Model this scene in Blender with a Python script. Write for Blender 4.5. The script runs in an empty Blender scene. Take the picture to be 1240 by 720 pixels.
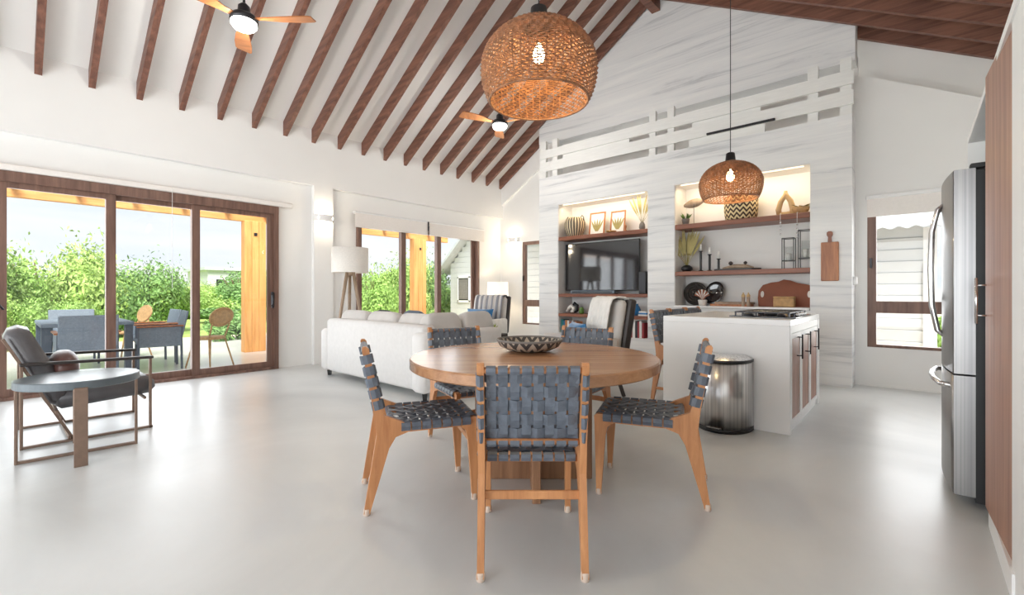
import bpy, math, random
import numpy as np
from mathutils import Vector, Matrix
random.seed(7)
PI = math.pi
S = bpy.context.scene
COL = S.collection

# ------------------------------------------------------------------ camera
YAW = math.atan2(490, 551)
cam_d = bpy.data.cameras.new('camera')
cam_d.sensor_width = 36.0
cam_d.lens = 36.0 * 551 / 1240
cam_d.shift_y = -6 / 1240
cam_d.clip_start = 0.05
cam_d.clip_end = 400
cam = bpy.data.objects.new('camera', cam_d)
cam.location = (0, 0, 1.13)
cam.rotation_euler = (PI / 2, 0, YAW)
COL.objects.link(cam)
S.camera = cam

# ------------------------------------------------------------------ world, sun, area lights, exposure
SKY = 0.80
world = bpy.data.worlds.new('sky')
S.world = world
world.use_nodes = True
wn = world.node_tree
wn.nodes.clear()
_out = wn.nodes.new('ShaderNodeOutputWorld')
_bg = wn.nodes.new('ShaderNodeBackground')
_tc = wn.nodes.new('ShaderNodeTexCoord')
_mp = wn.nodes.new('ShaderNodeMapping'); _mp.inputs['Scale'].default_value = (1.2, 1.2, 9.0)
_nz = wn.nodes.new('ShaderNodeTexNoise'); _nz.inputs['Scale'].default_value = 1.6; _nz.inputs['Detail'].default_value = 6
_cr = wn.nodes.new('ShaderNodeValToRGB')
_cr.color_ramp.elements[0].position = 0.35; _cr.color_ramp.elements[0].color = (0.80, 0.88, 1.0, 1)
_cr.color_ramp.elements[1].position = 0.62; _cr.color_ramp.elements[1].color = (1.0, 1.0, 1.0, 1)
wn.links.new(_tc.outputs['Generated'], _mp.inputs['Vector'])
wn.links.new(_mp.outputs['Vector'], _nz.inputs['Vector'])
wn.links.new(_nz.outputs['Fac'], _cr.inputs['Fac'])
wn.links.new(_cr.outputs['Color'], _bg.inputs['Color'])
_bg.inputs['Strength'].default_value = SKY
wn.links.new(_bg.outputs['Background'], _out.inputs['Surface'])

sd = bpy.data.lights.new('sun', 'SUN'); sd.energy = 6.0; sd.angle = math.radians(30); sd.color = (1, .96, .9)
so = bpy.data.objects.new('sun', sd); COL.objects.link(so)
so.rotation_euler = Vector((-.55, .25, -.8)).to_track_quat('-Z', 'Y').to_euler()

def area_light(name, loc, direction, sx, sy, power, color=(1, 1, 1)):
    d = bpy.data.lights.new(name, 'AREA'); d.shape = 'RECTANGLE'; d.size = sx; d.size_y = sy
    d.energy = power; d.color = color
    o = bpy.data.objects.new(name, d); COL.objects.link(o); o.location = loc
    o.rotation_euler = Vector(direction).to_track_quat('-Z', 'Z').to_euler()
    return o
# fill lamps added just outside each opening to boost the daylight indoors
area_light('fill_sliding_door', (-7.46, .91, 1.2), (1, 0, -.05), 3.6, 2.35, 70, (.93, .97, 1))
area_light('fill_living_door', (-7.46, 5.45, 1.15), (1, 0, -.05), 2.8, 2.2, 40, (.93, .97, 1))
area_light('fill_rear_opening', (-3.05, -3.85, 1.4), (0, 1, .1), 6.9, 2.6, 240, (.94, .97, 1))  # added fill behind the camera, outside the unseen rear doors
area_light('fill_kitchen_window', (.08, 7.26, 1.35), (-.05, -1, -.05), 1.05, 1.7, 22, (.96, .98, 1))

S.view_settings.view_transform = 'Standard'
S.view_settings.look = 'None'
S.view_settings.gamma = 1
S.view_settings.use_curve_mapping = False
S.view_settings.exposure = 0.48
S.cycles.use_denoising = True
S.cycles.max_bounces = 10
S.cycles.diffuse_bounces = 6
S.cycles.glossy_bounces = 4
S.cycles.transmission_bounces = 6
S.cycles.transparent_max_bounces = 12
S.cycles.sample_clamp_indirect = 6
S.cycles.caustics_reflective = False
S.cycles.caustics_refractive = False

# ------------------------------------------------------------------ materials
def c(r, g, b):
    f = lambda u: ((u / 255 + .055) / 1.055) ** 2.4 if u > 10 else u / 255 / 12.92
    return (f(r), f(g), f(b), 1)
MATS = {}
def base(name):
    m = bpy.data.materials.new(name); m.use_nodes = True
    nt = m.node_tree; p = nt.nodes['Principled BSDF']
    MATS[name] = m
    return m, nt, p
def plain(name, col, rough=.5, metal=0, var=.06, scale=8, bump=0, bscale=60, stretch=(1, 1, 1), emit=None, es=0, sheen=0, spec=None):
    m, nt, p = base(name)
    tc = nt.nodes.new('ShaderNodeTexCoord'); mp = nt.nodes.new('ShaderNodeMapping'); mp.inputs['Scale'].default_value = stretch
    nz = nt.nodes.new('ShaderNodeTexNoise'); nz.inputs['Scale'].default_value = scale; nz.inputs['Detail'].default_value = 4
    cr = nt.nodes.new('ShaderNodeValToRGB')
    a = tuple(max(0, x * (1 - var)) for x in col[:3]) + (1,); b = tuple(min(1, x * (1 + var)) for x in col[:3]) + (1,)
    cr.color_ramp.elements[0].position = .3; cr.color_ramp.elements[0].color = a
    cr.color_ramp.elements[1].position = .7; cr.color_ramp.elements[1].color = b
    L = nt.links.new
    L(tc.outputs['Object'], mp.inputs['Vector']); L(mp.outputs['Vector'], nz.inputs['Vector'])
    L(nz.outputs['Fac'], cr.inputs['Fac']); L(cr.outputs['Color'], p.inputs['Base Color'])
    p.inputs['Roughness'].default_value = rough; p.inputs['Metallic'].default_value = metal
    if spec is not None: p.inputs['Specular IOR Level'].default_value = spec
    if sheen: p.inputs['Sheen Weight'].default_value = sheen
    if bump:
        n2 = nt.nodes.new('ShaderNodeTexNoise'); n2.inputs['Scale'].default_value = bscale; n2.inputs['Detail'].default_value = 3
        bp = nt.nodes.new('ShaderNodeBump'); bp.inputs['Strength'].default_value = bump; bp.inputs['Distance'].default_value = .01
        L(mp.outputs['Vector'], n2.inputs['Vector']); L(n2.outputs['Fac'], bp.inputs['Height']); L(bp.outputs['Normal'], p.inputs['Normal'])
    if emit:
        p.inputs['Emission Color'].default_value = emit; p.inputs['Emission Strength'].default_value = es
    return m
def wood(name, c1, c2, axis=0, scale=6, rough=.45, stretch=14):
    m, nt, p = base(name)
    tc = nt.nodes.new('ShaderNodeTexCoord'); mp = nt.nodes.new('ShaderNodeMapping')
    s = [stretch] * 3; s[axis] = 1.0
    mp.inputs['Scale'].default_value = s
    nz = nt.nodes.new('ShaderNodeTexNoise'); nz.inputs['Scale'].default_value = scale / 4; nz.inputs['Detail'].default_value = 6; nz.inputs['Roughness'].default_value = .65; nz.inputs['Distortion'].default_value = .35
    cr = nt.nodes.new('ShaderNodeValToRGB')
    cr.color_ramp.elements[0].position = .32; cr.color_ramp.elements[0].color = c1
    cr.color_ramp.elements[1].position = .68; cr.color_ramp.elements[1].color = c2
    bp = nt.nodes.new('ShaderNodeBump'); bp.inputs['Strength'].default_value = .12; bp.inputs['Distance'].default_value = .004
    L = nt.links.new
    L(tc.outputs['Object'], mp.inputs['Vector']); L(mp.outputs['Vector'], nz.inputs['Vector'])
    L(nz.outputs['Fac'], cr.inputs['Fac']); L(cr.outputs['Color'], p.inputs['Base Color'])
    L(nz.outputs['Fac'], bp.inputs['Height']); L(bp.outputs['Normal'], p.inputs['Normal'])
    p.inputs['Roughness'].default_value = rough
    return m
def glass_mat(name, tint=(1, 1, 1, 1), refl=.06):
    m = bpy.data.materials.new(name); m.use_nodes = True; nt = m.node_tree; nt.nodes.clear()
    o = nt.nodes.new('ShaderNodeOutputMaterial'); mx = nt.nodes.new('ShaderNodeMixShader')
    t = nt.nodes.new('ShaderNodeBsdfTransparent'); t.inputs['Color'].default_value = tint
    g = nt.nodes.new('ShaderNodeBsdfGlossy'); g.inputs['Roughness'].default_value = .01
    lw = nt.nodes.new('ShaderNodeLayerWeight'); lw.inputs['Blend'].default_value = .5
    pw = nt.nodes.new('ShaderNodeMath'); pw.operation = 'POWER'; pw.inputs[1].default_value = 5
    f = nt.nodes.new('ShaderNodeMath'); f.operation = 'MULTIPLY_ADD'; f.inputs[1].default_value = .85; f.inputs[2].default_value = .02
    nt.links.new(lw.outputs['Facing'], pw.inputs[0]); nt.links.new(pw.outputs[0], f.inputs[0])
    nt.links.new(f.outputs[0], mx.inputs[0]); nt.links.new(t.outputs[0], mx.inputs[1]); nt.links.new(g.outputs[0], mx.inputs[2])
    nt.links.new(mx.outputs[0], o.inputs[0]); MATS[name] = m
    return m
def emis(name, col, s):
    m, nt, p = base(name)
    p.inputs['Base Color'].default_value = (.9, .9, .9, 1)
    p.inputs['Emission Color'].default_value = col; p.inputs['Emission Strength'].default_value = s
    return m

plain('wall', (.86, .855, .84, 1), .75, var=.015, scale=1.5, bump=.04, bscale=25)
plain('ceiling', (.86, .85, .83, 1), .8, var=.012, scale=2)
plain('white', (.86, .86, .855, 1), .4, var=.01)
plain('white_gloss', (.88, .88, .88, 1), .18, var=.01)
plain('board_paint', (.80, .80, .78, 1), .55, var=.03, scale=5, stretch=(1, 8, 8))
plain('black', (.012, .012, .013, 1), .4)
plain('black_gloss', (.008, .009, .012, 1), .06, spec=1.0)
plain('dark_metal', (.05, .05, .055, 1), .35, .7)
plain('bronze', c(140, 118, 104), .45, .6, var=.1, scale=20)
plain('chrome', (.75, .75, .76, 1), .18, 1, var=.03)
plain('brass', c(196, 160, 100), .3, .9)
wood('rafter_wood', c(88, 54, 44), c(138, 94, 76), 0, 5, .5, 16)
wood('frame_wood', c(98, 72, 62), c(136, 104, 90), 2, 6, .45, 14)
wood('oak', c(170, 112, 70), c(206, 148, 100), 2, 8, .42, 10)
wood('table_wood', c(152, 108, 78), c(192, 146, 108), 0, 5, .24, 12)
wood('pedestal_wood', c(128, 92, 66), c(168, 126, 94), 2, 5, .4, 14)
wood('shelf_wood', c(112, 64, 44), c(150, 92, 66), 0, 6, .4, 14)
wood('panel_wood', c(136, 92, 72), c(178, 130, 104), 2, 4, .35, 22)
wood('cabinet_wood', c(138, 92, 74), c(180, 134, 114), 2, 5, .4, 16)
wood('pergola_wood', c(214, 146, 78), c(240, 182, 112), 2, 5, .55, 12)
wood('pergola_beam', c(206, 140, 76), c(236, 178, 112), 1, 5, .55, 12)
wood('board_wood', c(140, 82, 48), c(190, 126, 80), 2, 7, .4, 10)
wood('blade_wood', c(138, 84, 44), c(176, 112, 62), 0, 8, .35, 10)
wood('ash_wood', c(150, 128, 108), c(178, 156, 134), 2, 6, .5, 12)
plain('strap', c(94, 101, 112), .42, var=.18, scale=30, bump=.12, bscale=120)
plain('cap', c(206, 186, 170), .25)
plain('sofa', c(226, 224, 222), .9, var=.03, scale=20, bump=.15, bscale=260, sheen=.2)
plain('sofa_cushion', c(206, 202, 198), .92, var=.05, scale=6, bump=.2, bscale=200, sheen=.2)
plain('leather', c(94, 92, 94), .33, var=.2, scale=6, bump=.12, bscale=90)
plain('leather_brown', c(96, 66, 60), .35, var=.15, scale=6, bump=.1, bscale=90)
plain('hide_brown', c(146, 82, 56), .38, var=.12, scale=5)
plain('table_top_grey', c(100, 110, 116), .28, var=.1, scale=8)
plain('lampshade', (.82, .79, .74, 1), .9, var=.04, scale=60, bump=.1, bscale=300)
plain('shade_fabric', (.86, .82, .78, 1), .9, var=.02, scale=40)
plain('blue', c(20, 106, 160), .7, var=.25, scale=10, sheen=.5)
plain('blue_light', c(60, 130, 190), .6, var=.15)
plain('teal', c(40, 128, 132), .6, var=.1)
plain('orange', c(200, 130, 80), .6)
plain('red', c(150, 50, 56), .6)
plain('book_white', (.8, .79, .76, 1), .7, var=.05)
plain('book_dark', c(50, 52, 60), .6)
plain('wicker_orange', c(146, 100, 68), .5, var=.4, scale=22, bump=.3, bscale=140)
plain('wicker_tan', c(186, 150, 104), .6, var=.2, scale=20, bump=.4, bscale=160)
plain('tan', c(206, 172, 124), .5, var=.12, scale=8)
plain('leaf', c(96, 132, 58), .5, var=.3, scale=6)
plain('leaf_dry', c(160, 148, 92), .6, var=.2, scale=8)
plain('leaf_bright', c(176, 190, 70), .5, var=.2, scale=8)
plain('pot_grey', c(120, 116, 112), .6)
plain('pot_dark', c(56, 50, 48), .5)
plain('ceramic', (.78, .75, .7, 1), .35)
plain('candle', (.84, .82, .78, 1), .5)
plain('stone_black', c(62, 56, 52), .7, var=.35, scale=30, bump=.5, bscale=60)
plain('patio', c(226, 225, 220), .22, var=.06, scale=2)
plain('lawn', c(150, 176, 92), .9, var=.3, scale=1.5, bump=.4, bscale=12)
plain('path', c(214, 200, 176), .9, var=.1, scale=4)
plain('outdoor_weave', c(126, 140, 154), .65, var=.12, scale=50, bump=.3, bscale=150)
plain('outdoor_dark', c(96, 108, 122), .5)
plain('clapboard', (.62, .64, .65, 1), .6, var=.02)
plain('house_roof', (.55, .58, .60, 1), .5, var=.06)
plain('flower', c(206, 70, 84), .6)
plain('throw_white', (.8, .78, .74, 1), .95, var=.06, scale=12, bump=.3, bscale=120)
plain('steel_dark', c(70, 72, 76), .3, .9)
plain('trunk', c(96, 74, 54), .9)
for k, (a, b) in enumerate((((142, 178, 92), .3), ((166, 196, 108), .3), ((120, 158, 92), .3))):
    m = plain('foliage%d' % k, c(*a), .55, var=.45, scale=3)
    p = m.node_tree.nodes['Principled BSDF']
glass_mat('glass', (.985, .99, .99, 1))
glass_mat('glass_clear', (.96, .97, .97, 1))
emis('fan_light', (1, .97, .92, 1), 9)
emis('bulb', (1, .78, .45, 1), 25)
emis('sconce_glow', (1, .9, .74, 1), 10)
emis('led_strip', (1, .8, .52, 1), .9)
emis('shade_lit', (1, .86, .66, 1), .45)

def steel_brushed(name, ca, cb, fq, rough, axis=2):
    m, nt, p = base(name)
    tc = nt.nodes.new('ShaderNodeTexCoord'); mp = nt.nodes.new('ShaderNodeMapping')
    s = [fq] * 3; s[axis] = .3
    mp.inputs['Scale'].default_value = s
    nz = nt.nodes.new('ShaderNodeTexNoise'); nz.inputs['Scale'].default_value = 1; nz.inputs['Detail'].default_value = 3
    cr = nt.nodes.new('ShaderNodeValToRGB')
    cr.color_ramp.elements[0].position = .35; cr.color_ramp.elements[1].position = .65
    cr.color_ramp.elements[0].color = ca; cr.color_ramp.elements[1].color = cb
    L = nt.links.new
    L(tc.outputs['Object'], mp.inputs['Vector']); L(mp.outputs['Vector'], nz.inputs['Vector']); L(nz.outputs['Fac'], cr.inputs['Fac'])
    L(cr.outputs['Color'], p.inputs['Base Color'])
    p.inputs['Metallic'].default_value = 1; p.inputs['Roughness'].default_value = rough
steel_brushed('steel', (.52, .52, .53, 1), (.86, .85, .84, 1), 60, .30)
steel_brushed('steel_fridge', (.27, .27, .275, 1), (.35, .345, .34, 1), 120, .30)

def floor_mat():
    m, nt, p = base('concrete')
    L = nt.links.new
    tc = nt.nodes.new('ShaderNodeTexCoord')
    n1 = nt.nodes.new('ShaderNodeTexNoise'); n1.inputs['Scale'].default_value = .55; n1.inputs['Detail'].default_value = 7; n1.inputs['Roughness'].default_value = .6; n1.inputs['Distortion'].default_value = .8
    cr = nt.nodes.new('ShaderNodeValToRGB')
    cr.color_ramp.elements[0].position = .3; cr.color_ramp.elements[0].color = (.53, .545, .545, 1)
    cr.color_ramp.elements[1].position = .7; cr.color_ramp.elements[1].color = (.70, .712, .708, 1)
    L(tc.outputs['Object'], n1.inputs['Vector']); L(n1.outputs['Fac'], cr.inputs['Fac']); L(cr.outputs['Color'], p.inputs['Base Color'])
    n2 = nt.nodes.new('ShaderNodeTexNoise'); n2.inputs['Scale'].default_value = 1.6; n2.inputs['Detail'].default_value = 5; n2.inputs['Distortion'].default_value = 1.0
    mr = nt.nodes.new('ShaderNodeMapRange'); mr.inputs['To Min'].default_value = .24; mr.inputs['To Max'].default_value = .42
    L(tc.outputs['Object'], n2.inputs['Vector']); L(n2.outputs['Fac'], mr.inputs['Value']); L(mr.outputs[0], p.inputs['Roughness'])
    bp = nt.nodes.new('ShaderNodeBump'); bp.inputs['Strength'].default_value = .14; bp.inputs['Distance'].default_value = .02
    L(n2.outputs['Fac'], bp.inputs['Height']); L(bp.outputs['Normal'], p.inputs['Normal'])
    p.inputs['Specular IOR Level'].default_value = .6
floor_mat()
def stone_mat():
    m, nt, p = base('stone')
    L = nt.links.new
    tc = nt.nodes.new('ShaderNodeTexCoord')
    mp = nt.nodes.new('ShaderNodeMapping'); mp.inputs['Scale'].default_value = (.35, .35, 7.0)
    n1 = nt.nodes.new('ShaderNodeTexNoise'); n1.inputs['Scale'].default_value = 1.15; n1.inputs['Detail'].default_value = 8; n1.inputs['Roughness'].default_value = .66; n1.inputs['Distortion'].default_value = .9
    cr = nt.nodes.new('ShaderNodeValToRGB')
    e = cr.color_ramp.elements
    e[0].position = .30; e[0].color = (.46, .475, .49, 1)
    e[1].position = .66; e[1].color = (.84, .84, .83, 1)
    x = e.new(.46); x.color = (.76, .765, .77, 1)
    L(tc.outputs['Object'], mp.inputs['Vector']); L(mp.outputs['Vector'], n1.inputs['Vector']); L(n1.outputs['Fac'], cr.inputs['Fac'])
    L(cr.outputs['Color'], p.inputs['Base Color']); p.inputs['Roughness'].default_value = .5
stone_mat()
def stripe_mat(name, ca, cb, freq, axis=0, chevron=0.0, rough=.8, thresh=.5):
    m, nt, p = base(name); L = nt.links.new
    tc = nt.nodes.new('ShaderNodeTexCoord'); sp = nt.nodes.new('ShaderNodeSeparateXYZ'); L(tc.outputs['Object'], sp.inputs[0])
    def math_(op, a, b=None):
        n = nt.nodes.new('ShaderNodeMath'); n.operation = op
        for i, v in enumerate((a, b)):
            if v is None: continue
            if isinstance(v, (int, float)): n.inputs[i].default_value = v
            else: L(v, n.inputs[i])
        return n.outputs[0]
    if axis == 'ang':
        at = math_('ARCTAN2', sp.outputs[1], sp.outputs[0]); main = math_('MULTIPLY', at, freq / (2 * PI))
        if chevron:
            zz = math_('PINGPONG', math_('MULTIPLY', main, 1.0), .5)
            main = math_('ADD', math_('MULTIPLY', sp.outputs[2], chevron), math_('MULTIPLY', zz, 1.5))
    else:
        main = math_('MULTIPLY', sp.outputs[axis], freq)
    fr = math_('FRACT', main); st = math_('GREATER_THAN', fr, thresh)
    mx = nt.nodes.new('ShaderNodeMix'); mx.data_type = 'RGBA'
    L(st, mx.inputs['Factor']); mx.inputs['A'].default_value = ca; mx.inputs['B'].default_value = cb
    L(mx.outputs['Result'], p.inputs['Base Color']); p.inputs['Roughness'].default_value = rough
stripe_mat('throw_striped', c(208, 204, 200), c(140, 140, 146), 9, 0)
stripe_mat('chevron', c(70, 50, 40), c(226, 206, 160), 16, 'ang', 15, .8)
stripe_mat('basket_stripe', c(70, 60, 52), c(206, 190, 160), 22, 'ang', 0, .8)
stripe_mat('bowl_stripe', c(64, 62, 62), c(176, 164, 150), 16, 'ang', 14.0, .6)
stripe_mat('shell_stripe', c(70, 54, 44), c(226, 216, 196), 24, 'ang', 0, .7)

# ------------------------------------------------------------------ mesh helpers
class MB:
    def __init__(s): s.v = []; s.f = []; s.sm = []
    def add(s, vs, fs, smooth=False):
        n = len(s.v); s.v += [tuple(p) for p in vs]; s.f += [tuple(i + n for i in q) for q in fs]; s.sm += [smooth] * len(fs); return s
    def box(s, x0, x1, y0, y1, z0, z1):
        vs = [(x, y, z) for z in (z0, z1) for y in (y0, y1) for x in (x0, x1)]
        return s.add(vs, [(0, 2, 3, 1), (4, 5, 7, 6), (0, 1, 5, 4), (2, 6, 7, 3), (0, 4, 6, 2), (1, 3, 7, 5)])
    def cbox(s, ctr, size, bev=.01, M=None, smooth=False):
        hx, hy, hz = (q / 2 for q in size); b = min(bev, hx * .98, hy * .98, hz * .98)
        vs = []; idx = {}
        for sx in (-1, 1):
            for sy in (-1, 1):
                for sz in (-1, 1):
                    for ax in range(3):
                        p = [sx * (hx - b), sy * (hy - b), sz * (hz - b)]
                        p[ax] = (sx * hx, sy * hy, sz * hz)[ax]
                        idx[(sx, sy, sz, ax)] = len(vs); vs.append(Vector(p))
        fs = []
        for ax in range(3):
            o = [a for a in range(3) if a != ax]
            for sg in (-1, 1):
                q = []
                for a, b2 in ((-1, -1), (1, -1), (1, 1), (-1, 1)):
                    k = [0, 0, 0]; k[ax] = sg; k[o[0]] = a; k[o[1]] = b2
                    q.append(idx[tuple(k) + (ax,)])
                fs.append(tuple(q))
        for ax in range(3):
            o = [a for a in range(3) if a != ax]
            for a in (-1, 1):
                for b2 in (-1, 1):
                    k0 = [0, 0, 0]; k0[o[0]] = a; k0[o[1]] = b2; k1 = list(k0); k0[ax] = -1; k1[ax] = 1
                    fs.append((idx[tuple(k0) + (o[0],)], idx[tuple(k1) + (o[0],)], idx[tuple(k1) + (o[1],)], idx[tuple(k0) + (o[1],)]))
        for sx in (-1, 1):
            for sy in (-1, 1):
                for sz in (-1, 1):
                    fs.append(tuple(idx[(sx, sy, sz, a)] for a in range(3)))
        T = M or Matrix.Identity(4)
        vs = [T @ v + Vector(ctr) for v in vs]
        return s.add(vs, fs, smooth)
    def beam(s, a, b, w, h, up=(0, 0, 1), bev=.003, extra=0):
        a = Vector(a); b = Vector(b); d = b - a; L = d.length; d.normalize()
        u = Vector(up); r = d.cross(u)
        if r.length < 1e-4: r = d.cross(Vector((1, 0, 0)))
        r.normalize(); u2 = r.cross(d)
        M = Matrix((d, r, u2)).transposed().to_4x4()
        return s.cbox((a + b) / 2, (L + extra, w, h), bev, M)
    def tube(s, path, r, n=8, closed=False, smooth=True, cap=True):
        P = [Vector(p) for p in path]; m = len(P)
        R = r if isinstance(r, (list, tuple)) else [r] * m
        prev = None; rings = []
        for i in range(m):
            if closed: t = P[(i + 1) % m] - P[i - 1]
            else: t = P[min(i + 1, m - 1)] - P[max(i - 1, 0)]
            t.normalize()
            if prev is None:
                a = Vector((0, 0, 1)) if abs(t.z) < .9 else Vector((1, 0, 0))
                u = t.cross(a).normalized()
            else:
                u = (prev - t * prev.dot(t))
                u = u.normalized() if u.length > 1e-6 else t.orthogonal().normalized()
            prev = u; w = t.cross(u)
            rings.append([P[i] + (u * math.cos(2 * PI * k / n) + w * math.sin(2 * PI * k / n)) * R[i] for k in range(n)])
        vs = [v for q in rings for v in q]; fs = []
        for i in range(m if closed else m - 1):
            j = (i + 1) % m
            for k in range(n):
                fs.append((i * n + k, i * n + (k + 1) % n, j * n + (k + 1) % n, j * n + k))
        s.add(vs, fs, smooth)
        if cap and not closed:
            o = len(s.v) - len(vs)
            s.f.append(tuple(o + k for k in range(n))[::-1]); s.sm.append(False)
            s.f.append(tuple(o + (m - 1) * n + k for k in range(n))); s.sm.append(False)
        return s
    def lathe(s, prof, n=32, ctr=(0, 0, 0), smooth=True, sx=1, sy=1):
        vs = []; fs = []; m = len(prof)
        for r, z in prof:
            for k in range(n):
                a = 2 * PI * k / n; vs.append((ctr[0] + r * math.cos(a) * sx, ctr[1] + r * math.sin(a) * sy, ctr[2] + z))
        for i in range(m - 1):
            for k in range(n):
                fs.append((i * n + k, i * n + (k + 1) % n, (i + 1) * n + (k + 1) % n, (i + 1) * n + k))
        fs.append(tuple(range(n))[::-1]); 
        fs.append(tuple((m - 1) * n + k for k in range(n)))
        return s.add(vs, fs, smooth)
    def shell(s, prof, n=32, ctr=(0, 0, 0), smooth=True):   # lathe without end caps
        s.lathe(prof, n, ctr, smooth); del s.f[-2:]; del s.sm[-2:]; return s
    def prism(s, poly, axis, a0, a1, smooth=False):
        # poly: 2D points in the two remaining axes (x,y / x,z / y,z order)
        def mk(p, t):
            if axis == 0: return (t, p[0], p[1])
            if axis == 1: return (p[0], t, p[1])
            return (p[0], p[1], t)
        n = len(poly)
        vs = [mk(p, a0) for p in poly] + [mk(p, a1) for p in poly]
        fs = [tuple(range(n)), tuple(range(2 * n - 1, n - 1, -1))] + [(i, i + n, (i + 1) % n + n, (i + 1) % n) for i in range(n)]
        return s.add(vs, fs, smooth)
    def ribbon(s, pts, nrm, side, w, t):
        vs = []; fs = []
        sd = Vector(side)
        for p, n in zip(pts, nrm):
            p = Vector(p); n = Vector(n)
            vs += [p - sd * w / 2 - n * t / 2, p + sd * w / 2 - n * t / 2, p + sd * w / 2 + n * t / 2, p - sd * w / 2 + n * t / 2]
        m = len(pts)
        for i in range(m - 1):
            for k in range(4):
                fs.append((i * 4 + k, i * 4 + (k + 1) % 4, i * 4 + 4 + (k + 1) % 4, i * 4 + 4 + k))
        fs += [(3, 2, 1, 0), tuple((m - 1) * 4 + k for k in range(4))]
        return s.add(vs, fs)
    def leaf(s, base_, d, up, L, W, bend=.25, seg=4):
        d = Vector(d).normalized(); up = Vector(up); sd = d.cross(up)
        if sd.length < 1e-4: sd = d.orthogonal()
        sd.normalize(); nn = sd.cross(d).normalized(); b = Vector(base_)
        vs = []; fs = []
        for i in range(seg + 1):
            t = i / seg; p = b + d * L * t - nn * bend * L * t * t
            w = W * math.sin(PI * min(.97, t * .9 + .08)) / 2
            vs += [p - sd * w, p + sd * w]
        for i in range(seg): fs.append((i * 2, i * 2 + 1, i * 2 + 3, i * 2 + 2))
        return s.add(vs, fs, True)
    def mesh(s, name):
        me = bpy.data.meshes.new(name)
        me.from_pydata(s.v, [], s.f)
        me.polygons.foreach_set('use_smooth', s.sm)
        me.validate()
        import bmesh
        bm = bmesh.new(); bm.from_mesh(me); bmesh.ops.recalc_face_normals(bm, faces=bm.faces); bm.to_mesh(me); bm.free()
        me.update()
        return me
    def build(s, name, m, parent=None, loc=(0, 0, 0), rz=0):
        o = bpy.data.objects.new(name, s.mesh(name)); COL.objects.link(o)
        o.data.materials.append(MATS[m]); o.location = loc; o.rotation_euler = (0, 0, rz)
        if parent: o.parent = parent
        return o
def tag(o, label, cat, group=None):
    o['label'] = label; o['category'] = cat
    if group: o['group'] = group
    return o
def struct(o, label=None):
    o['kind'] = 'structure'
    if label: o['label'] = label
    return o
def thing(name, label, cat, loc=(0, 0, 0), rz=0, group=None):
    o = bpy.data.objects.new(name, None); COL.objects.link(o); o.empty_display_size = .1
    o.location = loc; o.rotation_euler = (0, 0, rz)
    return tag(o, label, cat, group)
def inst(o, name, parent=None, loc=(0, 0, 0), rz=0):
    q = bpy.data.objects.new(name, o.data); COL.objects.link(q); q.location = loc; q.rotation_euler = (0, 0, rz)
    if parent: q.parent = parent
    return q
def dup(root, loc, rz, label, group=None):
    r = root.copy(); COL.objects.link(r); r.location = loc; r.rotation_euler = (0, 0, rz); r['label'] = label
    if group: r['group'] = group
    for ch in root.children:
        q = ch.copy(); COL.objects.link(q); q.parent = r
        for g in ch.children:
            d = g.copy(); COL.objects.link(d); d.parent = q
    return r
def point(name, loc, power, col=(1, .85, .65), r=.05, parent=None):
    d = bpy.data.lights.new(name, 'POINT'); d.energy = power; d.color = col; d.shadow_soft_size = r
    o = bpy.data.objects.new(name, d); COL.objects.link(o); o.location = loc
    if parent: o.parent = parent
    return o

# ------------------------------------------------------------------ room shell
XL, XLR = -7.06, -7.14         # upper left wall plane / recessed plane
XR = 1.0
YB, YF = 7.57, -3.6
RX, RZ = -3.204, 6.143         # ridge of ceiling
def zl(x): return 3.65 + .64 * (x + 7.1)
def zr(x): return 4.686 - .555 * (x + .579)
struct(MB().box(-7.45, 1.2, YF - .2, 7.9, -.12, 0).build('floor', 'concrete'), 'pale polished concrete floor')

ceil = MB()
ceil.prism([(-7.5, zl(-7.5)), (RX, RZ), (XR + .3, zr(XR + .3)), (XR + .3, zr(XR + .3) + .2), (RX, RZ + .25), (-7.5, zl(-7.5) + .2)], 1, YF - .2, 7.9)
ceiling = struct(ceil.build('ceiling', 'ceiling'), 'white vaulted ceiling with dark exposed rafters')
# rafters: one mesh for each slope, repeated every 0.427 m
lm = MB(); x0, x1 = XL - .02, RX + .02
lm.prism([(x0, zl(x0) - .205), (x1, zl(x1) - .205), (x1, zl(x1) + .02), (x0, zl(x0) + .02)], 1, -.03, .03)
rm = MB(); x0, x1 = RX - .02, XR + .1
rm.prism([(x0, zr(x0) - .205), (x1, zr(x1) - .205), (x1, zr(x1) + .02), (x0, zr(x0) + .02)], 1, -.03, .03)
lr = lm.build('rafter', 'rafter_wood', ceiling, (0, 7.53, 0)); rr = rm.build('rafter', 'rafter_wood', ceiling, (0, 7.53, 0))
for k in range(1, 26):
    inst(lr, 'rafter', ceiling, (0, 7.53 - .427 * k, 0)); inst(rr, 'rafter', ceiling, (0, 7.53 - .427 * k, 0))
MB().box(RX - .07, RX + .07, YF, 7.56, 5.74, RZ).build('ridge_beam', 'rafter_wood', ceiling)

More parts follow.
